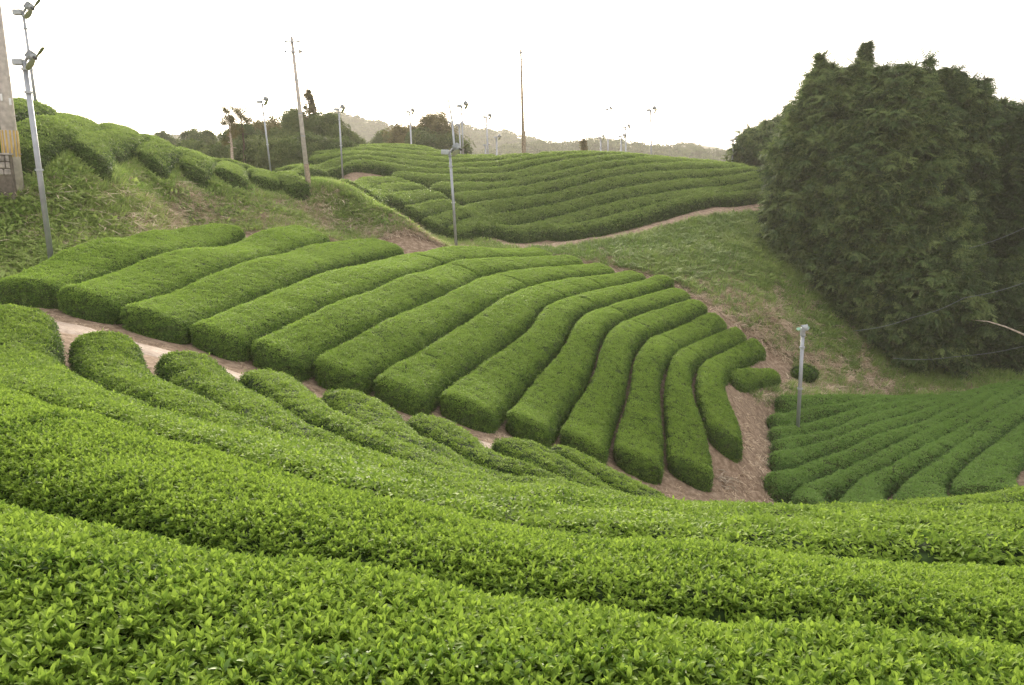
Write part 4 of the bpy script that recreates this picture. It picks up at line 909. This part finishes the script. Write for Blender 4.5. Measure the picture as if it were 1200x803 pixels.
def tree_px(px, topy, Y, rpx, basey=None, **k):
    tp = at(px, topy, Y); b = Vector((tp.x, Y, g1(tp.x, Y)))
    if basey is not None: b.z = min(b.z, at(px, basey, Y).z)
    return tree(base=b, H=tp.z-b.z, R=rpx*Y/FPX, **k)
GC = 'cypress grove on the right'
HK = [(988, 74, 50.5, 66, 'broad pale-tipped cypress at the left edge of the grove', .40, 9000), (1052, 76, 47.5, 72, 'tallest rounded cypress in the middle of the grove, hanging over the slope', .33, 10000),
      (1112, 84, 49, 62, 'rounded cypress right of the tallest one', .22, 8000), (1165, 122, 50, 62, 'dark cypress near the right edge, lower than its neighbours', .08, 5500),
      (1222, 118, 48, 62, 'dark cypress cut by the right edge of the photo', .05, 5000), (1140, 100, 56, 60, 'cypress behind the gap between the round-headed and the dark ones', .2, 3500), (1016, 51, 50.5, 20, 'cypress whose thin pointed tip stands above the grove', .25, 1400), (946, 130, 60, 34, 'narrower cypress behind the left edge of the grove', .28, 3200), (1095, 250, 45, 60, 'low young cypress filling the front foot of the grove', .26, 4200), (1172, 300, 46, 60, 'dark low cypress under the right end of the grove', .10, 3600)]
for px, ty, Y, r, lb, tn, n in HK:  # lowest tints paint the deep shade of the grove's right end into the foliage
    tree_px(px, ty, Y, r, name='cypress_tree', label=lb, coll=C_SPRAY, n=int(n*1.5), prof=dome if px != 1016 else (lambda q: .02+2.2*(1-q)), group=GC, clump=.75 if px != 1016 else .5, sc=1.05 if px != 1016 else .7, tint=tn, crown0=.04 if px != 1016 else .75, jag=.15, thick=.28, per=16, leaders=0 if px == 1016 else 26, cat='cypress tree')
for px, ty, Y, r, lb in ((886, 150, 72, 20, 'small brownish cypress at the left, standing at the field corner'), (907, 138, 74, 22, 'taller brownish cypress between the field corner and the big grove')):
    tree_px(px, ty, Y, r, name='cypress_tree', label=lb, coll=C_SPRAY, n=2600, prof=dome, group=GC, clump=.9, sc=1.0, tint=.3, crown0=.05, cat='cypress tree', basey=215)
GW = 'woods behind the left rise'
BT = [(196, 160, 120, 20, C_BLOB, .35, 'faint grey-green tree leftmost in the woods, low against the sky'), (232, 157, 112, 22, C_BLOB, .3, 'low round tree left of the thin pine'), (286, 152, 84, 20, C_BLOB, .3, 'round green tree right of the thin pine'),
      (315, 141, 88, 20, C_RED, .35, 'reddish tree behind the leaning fan pole'), (343, 136, 84, 20, C_BLOB, .42, 'dense tree left of the slim utility pole'), (382, 138, 84, 22, C_BLOB, .38, 'dense dark tree right of the slim utility pole'),
      (410, 160, 86, 14, C_BLOB, .4, 'low dark tree between two fan poles at the right end of the woods'), (300, 172, 68, 22, C_BLOB, .45, 'bright green bush below the woods, left of the leaning fan pole'), (332, 172, 66, 20, C_BLOB, .4, 'light green bushy tree right of the leaning fan pole'),
      (262, 176, 72, 18, C_BLOB, .34, 'dark shrubby tree at the foot of the thin pine'), (362, 165, 70, 20, C_BLOB, .36, 'dark bushy tree behind the utility pole'), (395, 170, 70, 16, C_BLOB, .2, 'small dark tree behind the hill flank fan pole'),(225,172,74,16,C_BLOB,.2,'small dark tree over the fourth mounded hedge')]
for px, ty, Y, r, cl, tn, lb in BT:
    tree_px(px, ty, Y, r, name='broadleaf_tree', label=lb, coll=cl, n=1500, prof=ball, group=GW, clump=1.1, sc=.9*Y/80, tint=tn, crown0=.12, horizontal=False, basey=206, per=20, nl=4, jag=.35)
tree_px(361, 106, 84, 13, name='conifer_tree', label='tall narrow brown-tipped conifer behind the slim utility pole', coll=C_RED, n=1500, prof=lambda q: 1.3*(1-q)**.6, group=GW, clump=.45, sc=.5, tint=.22, crown0=.15, horizontal=False, basey=190, per=14, cat='conifer')
t = tree_px(266, 121, 62, 13, name='pine_tree', label='thin pine with a pale bare trunk and sparse top, over the left woods', coll=C_RED, n=230, prof=lambda q: .15 if q < .42 else .9*(1-q)+.35, group=GW, clump=.26, sc=.34, tint=.2, crown0=.45, horizontal=False, basey=190, per=9, bark=M_PALEBARK, trunk_r=.16, cat='pine tree', nl=6)
tree_px(281, 124, 66, 11, name='pine_tree', label='sparse layered pine top just right of the thin pale pine', coll=C_RED, n=240, prof=lambda q: .2 if q < .5 else 1.0, group=GW, clump=.3, sc=.38, tint=.2, crown0=.6, horizontal=False, basey=190, per=10, trunk_r=.14, cat='pine tree', nl=6)
for px, ty, Y, r, cl, tn, lb in ((474, 148, 112, 17, C_RED, .3, 'left reddish tree of the group behind the rounded hilltop'), (511, 137, 112, 20, C_RED, .33, 'tallest reddish round tree behind the hilltop, left of the pole cluster'), (497, 156, 108, 18, C_BLOB, .3, 'lower green tree between the two reddish ones behind the hilltop'), (531, 158, 110, 13, C_BLOB, .3, 'small tree touching the pole cluster behind the hilltop'), (452, 160, 118, 12, C_BLOB, .35, 'small tree left of the reddish group behind the hilltop')):
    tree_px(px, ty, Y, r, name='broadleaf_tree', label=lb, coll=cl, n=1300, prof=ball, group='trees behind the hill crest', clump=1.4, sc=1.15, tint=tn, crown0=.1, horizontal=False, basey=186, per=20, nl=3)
tree_px(683, 158, 104, 8, name='conifer_tree', label='small brown cone-shaped tree on the skyline right of the wooden pole', coll=C_RED, n=400, prof=cone, group='trees behind the hill crest', clump=.5, sc=.8, tint=.3, crown0=.05, horizontal=False, basey=188, per=14, cat='conifer', nl=2)
# ------------------------------------------------------------------ wooded hills far behind
C_FAR = source('far_crowns', [tuft(M_BROAD, 40, 1.5, .9, 2) for _ in range(5)])
M_WOODS = simple('wooded_hill', (.05, .07, .025), .95, noise=.35, scale=.15)
def woods(name, Y0, prof, deep, dens, label):
    xs = np.array([p[0] for p in prof], float); ys = np.array([p[1] for p in prof], float); n = 170; px = np.linspace(xs[0], xs[-1], n); py = np.interp(px, xs, ys)
    py = smooth1(py, 3); T = np.array([at(a, b, Y0)[:] for a, b in zip(px, py)]); k = 12; V = []
    for j in range(k):
        q = j/(k-1)*2-1                                       # -1 front foot, 0 ridge, 1 back foot
        z = T[:, 2]-(T[:, 2]+14)*abs(q)**1.5*1.0 - 4; Y = Y0+q*deep; V.append(np.c_[T[:, 0]*(1+q*deep/Y0*.0), np.full(n, Y)+8*vnoise(px*.05, px*0+q*3, 41), z + 2*vnoise(px*.12, px*0+j*.7, 42)])
    V = np.stack(V, 1); F = [(i*k+j, (i+1)*k+j, (i+1)*k+j+1, i*k+j+1) for i in range(n-1) for j in range(k-1)]
    tag(newobj(name, mesh_np(name, V.reshape(-1, 3), F, M_WOODS)), kind='structure')
    m = int((T[-1, 0]-T[0, 0])*deep*1.15*dens); i = RNG.uniform(0, n-1.001, m); j = RNG.uniform(0, (k-1)*.62, m); i0 = i.astype(int); j0 = j.astype(int); fi, fj = (i-i0)[:, None], (j-j0)[:, None]
    P = V[i0, j0]*(1-fi)*(1-fj)+V[i0+1, j0]*fi*(1-fj)+V[i0, j0+1]*(1-fi)*fj+V[i0+1, j0+1]*fi*fj
    P[:, 2] += RNG.uniform(.0, 2.2, m); ax = RNG.normal(0, .3, (m, 3))+np.array([0, -.2, 1]); ax /= np.linalg.norm(ax, axis=1)[:, None]
    scatter(name+'_trees', None, P, eulers(ax, RNG.uniform(0, 6.28, m)), RNG.uniform(.7, 1.5, m), np.clip(.25+RNG.normal(0, .16, m), 0, 1), C_FAR)
woods('wooded_ridge', 430, [(520, 190), (560, 172), (600, 164), (640, 161), (690, 159), (722, 157), (742, 163), (790, 164), (808, 166), (830, 171), (860, 181), (900, 196), (960, 215)], 110, .13, '')
woods('mountain', 640, [(-140, 200), (0, 175), (120, 165), (170, 154), (200, 153), (235, 157), (300, 152), (345, 138), (385, 126), (402, 127), (430, 134), (460, 143), (484, 148), (505, 142), (540, 142), (585, 147), (625, 158), (670, 172), (720, 190)], 150, .09, '')
woods('far_ridge', 1250, [(740, 200), (790, 168), (812, 164), (835, 170), (860, 177), (900, 180), (1000, 176), (1100, 185), (1300, 190)], 120, .03, '')
# ------------------------------------------------------------------ haze
hb = MB().box((0, 0, 0), (3700, 2300, 106), bev=0.00001)
hm = bmesh.new(); bmesh.ops.create_cube(hm, size=1)
for v in hm.verts: v.co = Vector((v.co.x*3700, v.co.y*2300+650, -17 if v.co.z < 0 else 95))
me = bpy.data.meshes.new('haze'); hm.to_mesh(me); hm.free(); hz = newobj('haze', me); hz['kind'] = 'stuff'
hmat = bpy.data.materials.new('haze'); hmat.use_nodes = True; n_ = hmat.node_tree; n_.nodes.clear()
oo = N(n_, 'ShaderNodeOutputMaterial'); pv = N(n_, 'ShaderNodeVolumePrincipled'); pv.inputs['Color'].default_value = (.82, .78, .73, 1); pv.inputs['Density'].default_value = HAZE; pv.inputs['Anisotropy'].default_value = .2
n_.links.new(pv.outputs[0], oo.inputs['Volume']); me.materials.append(hmat)
print('instances', NINST[0])
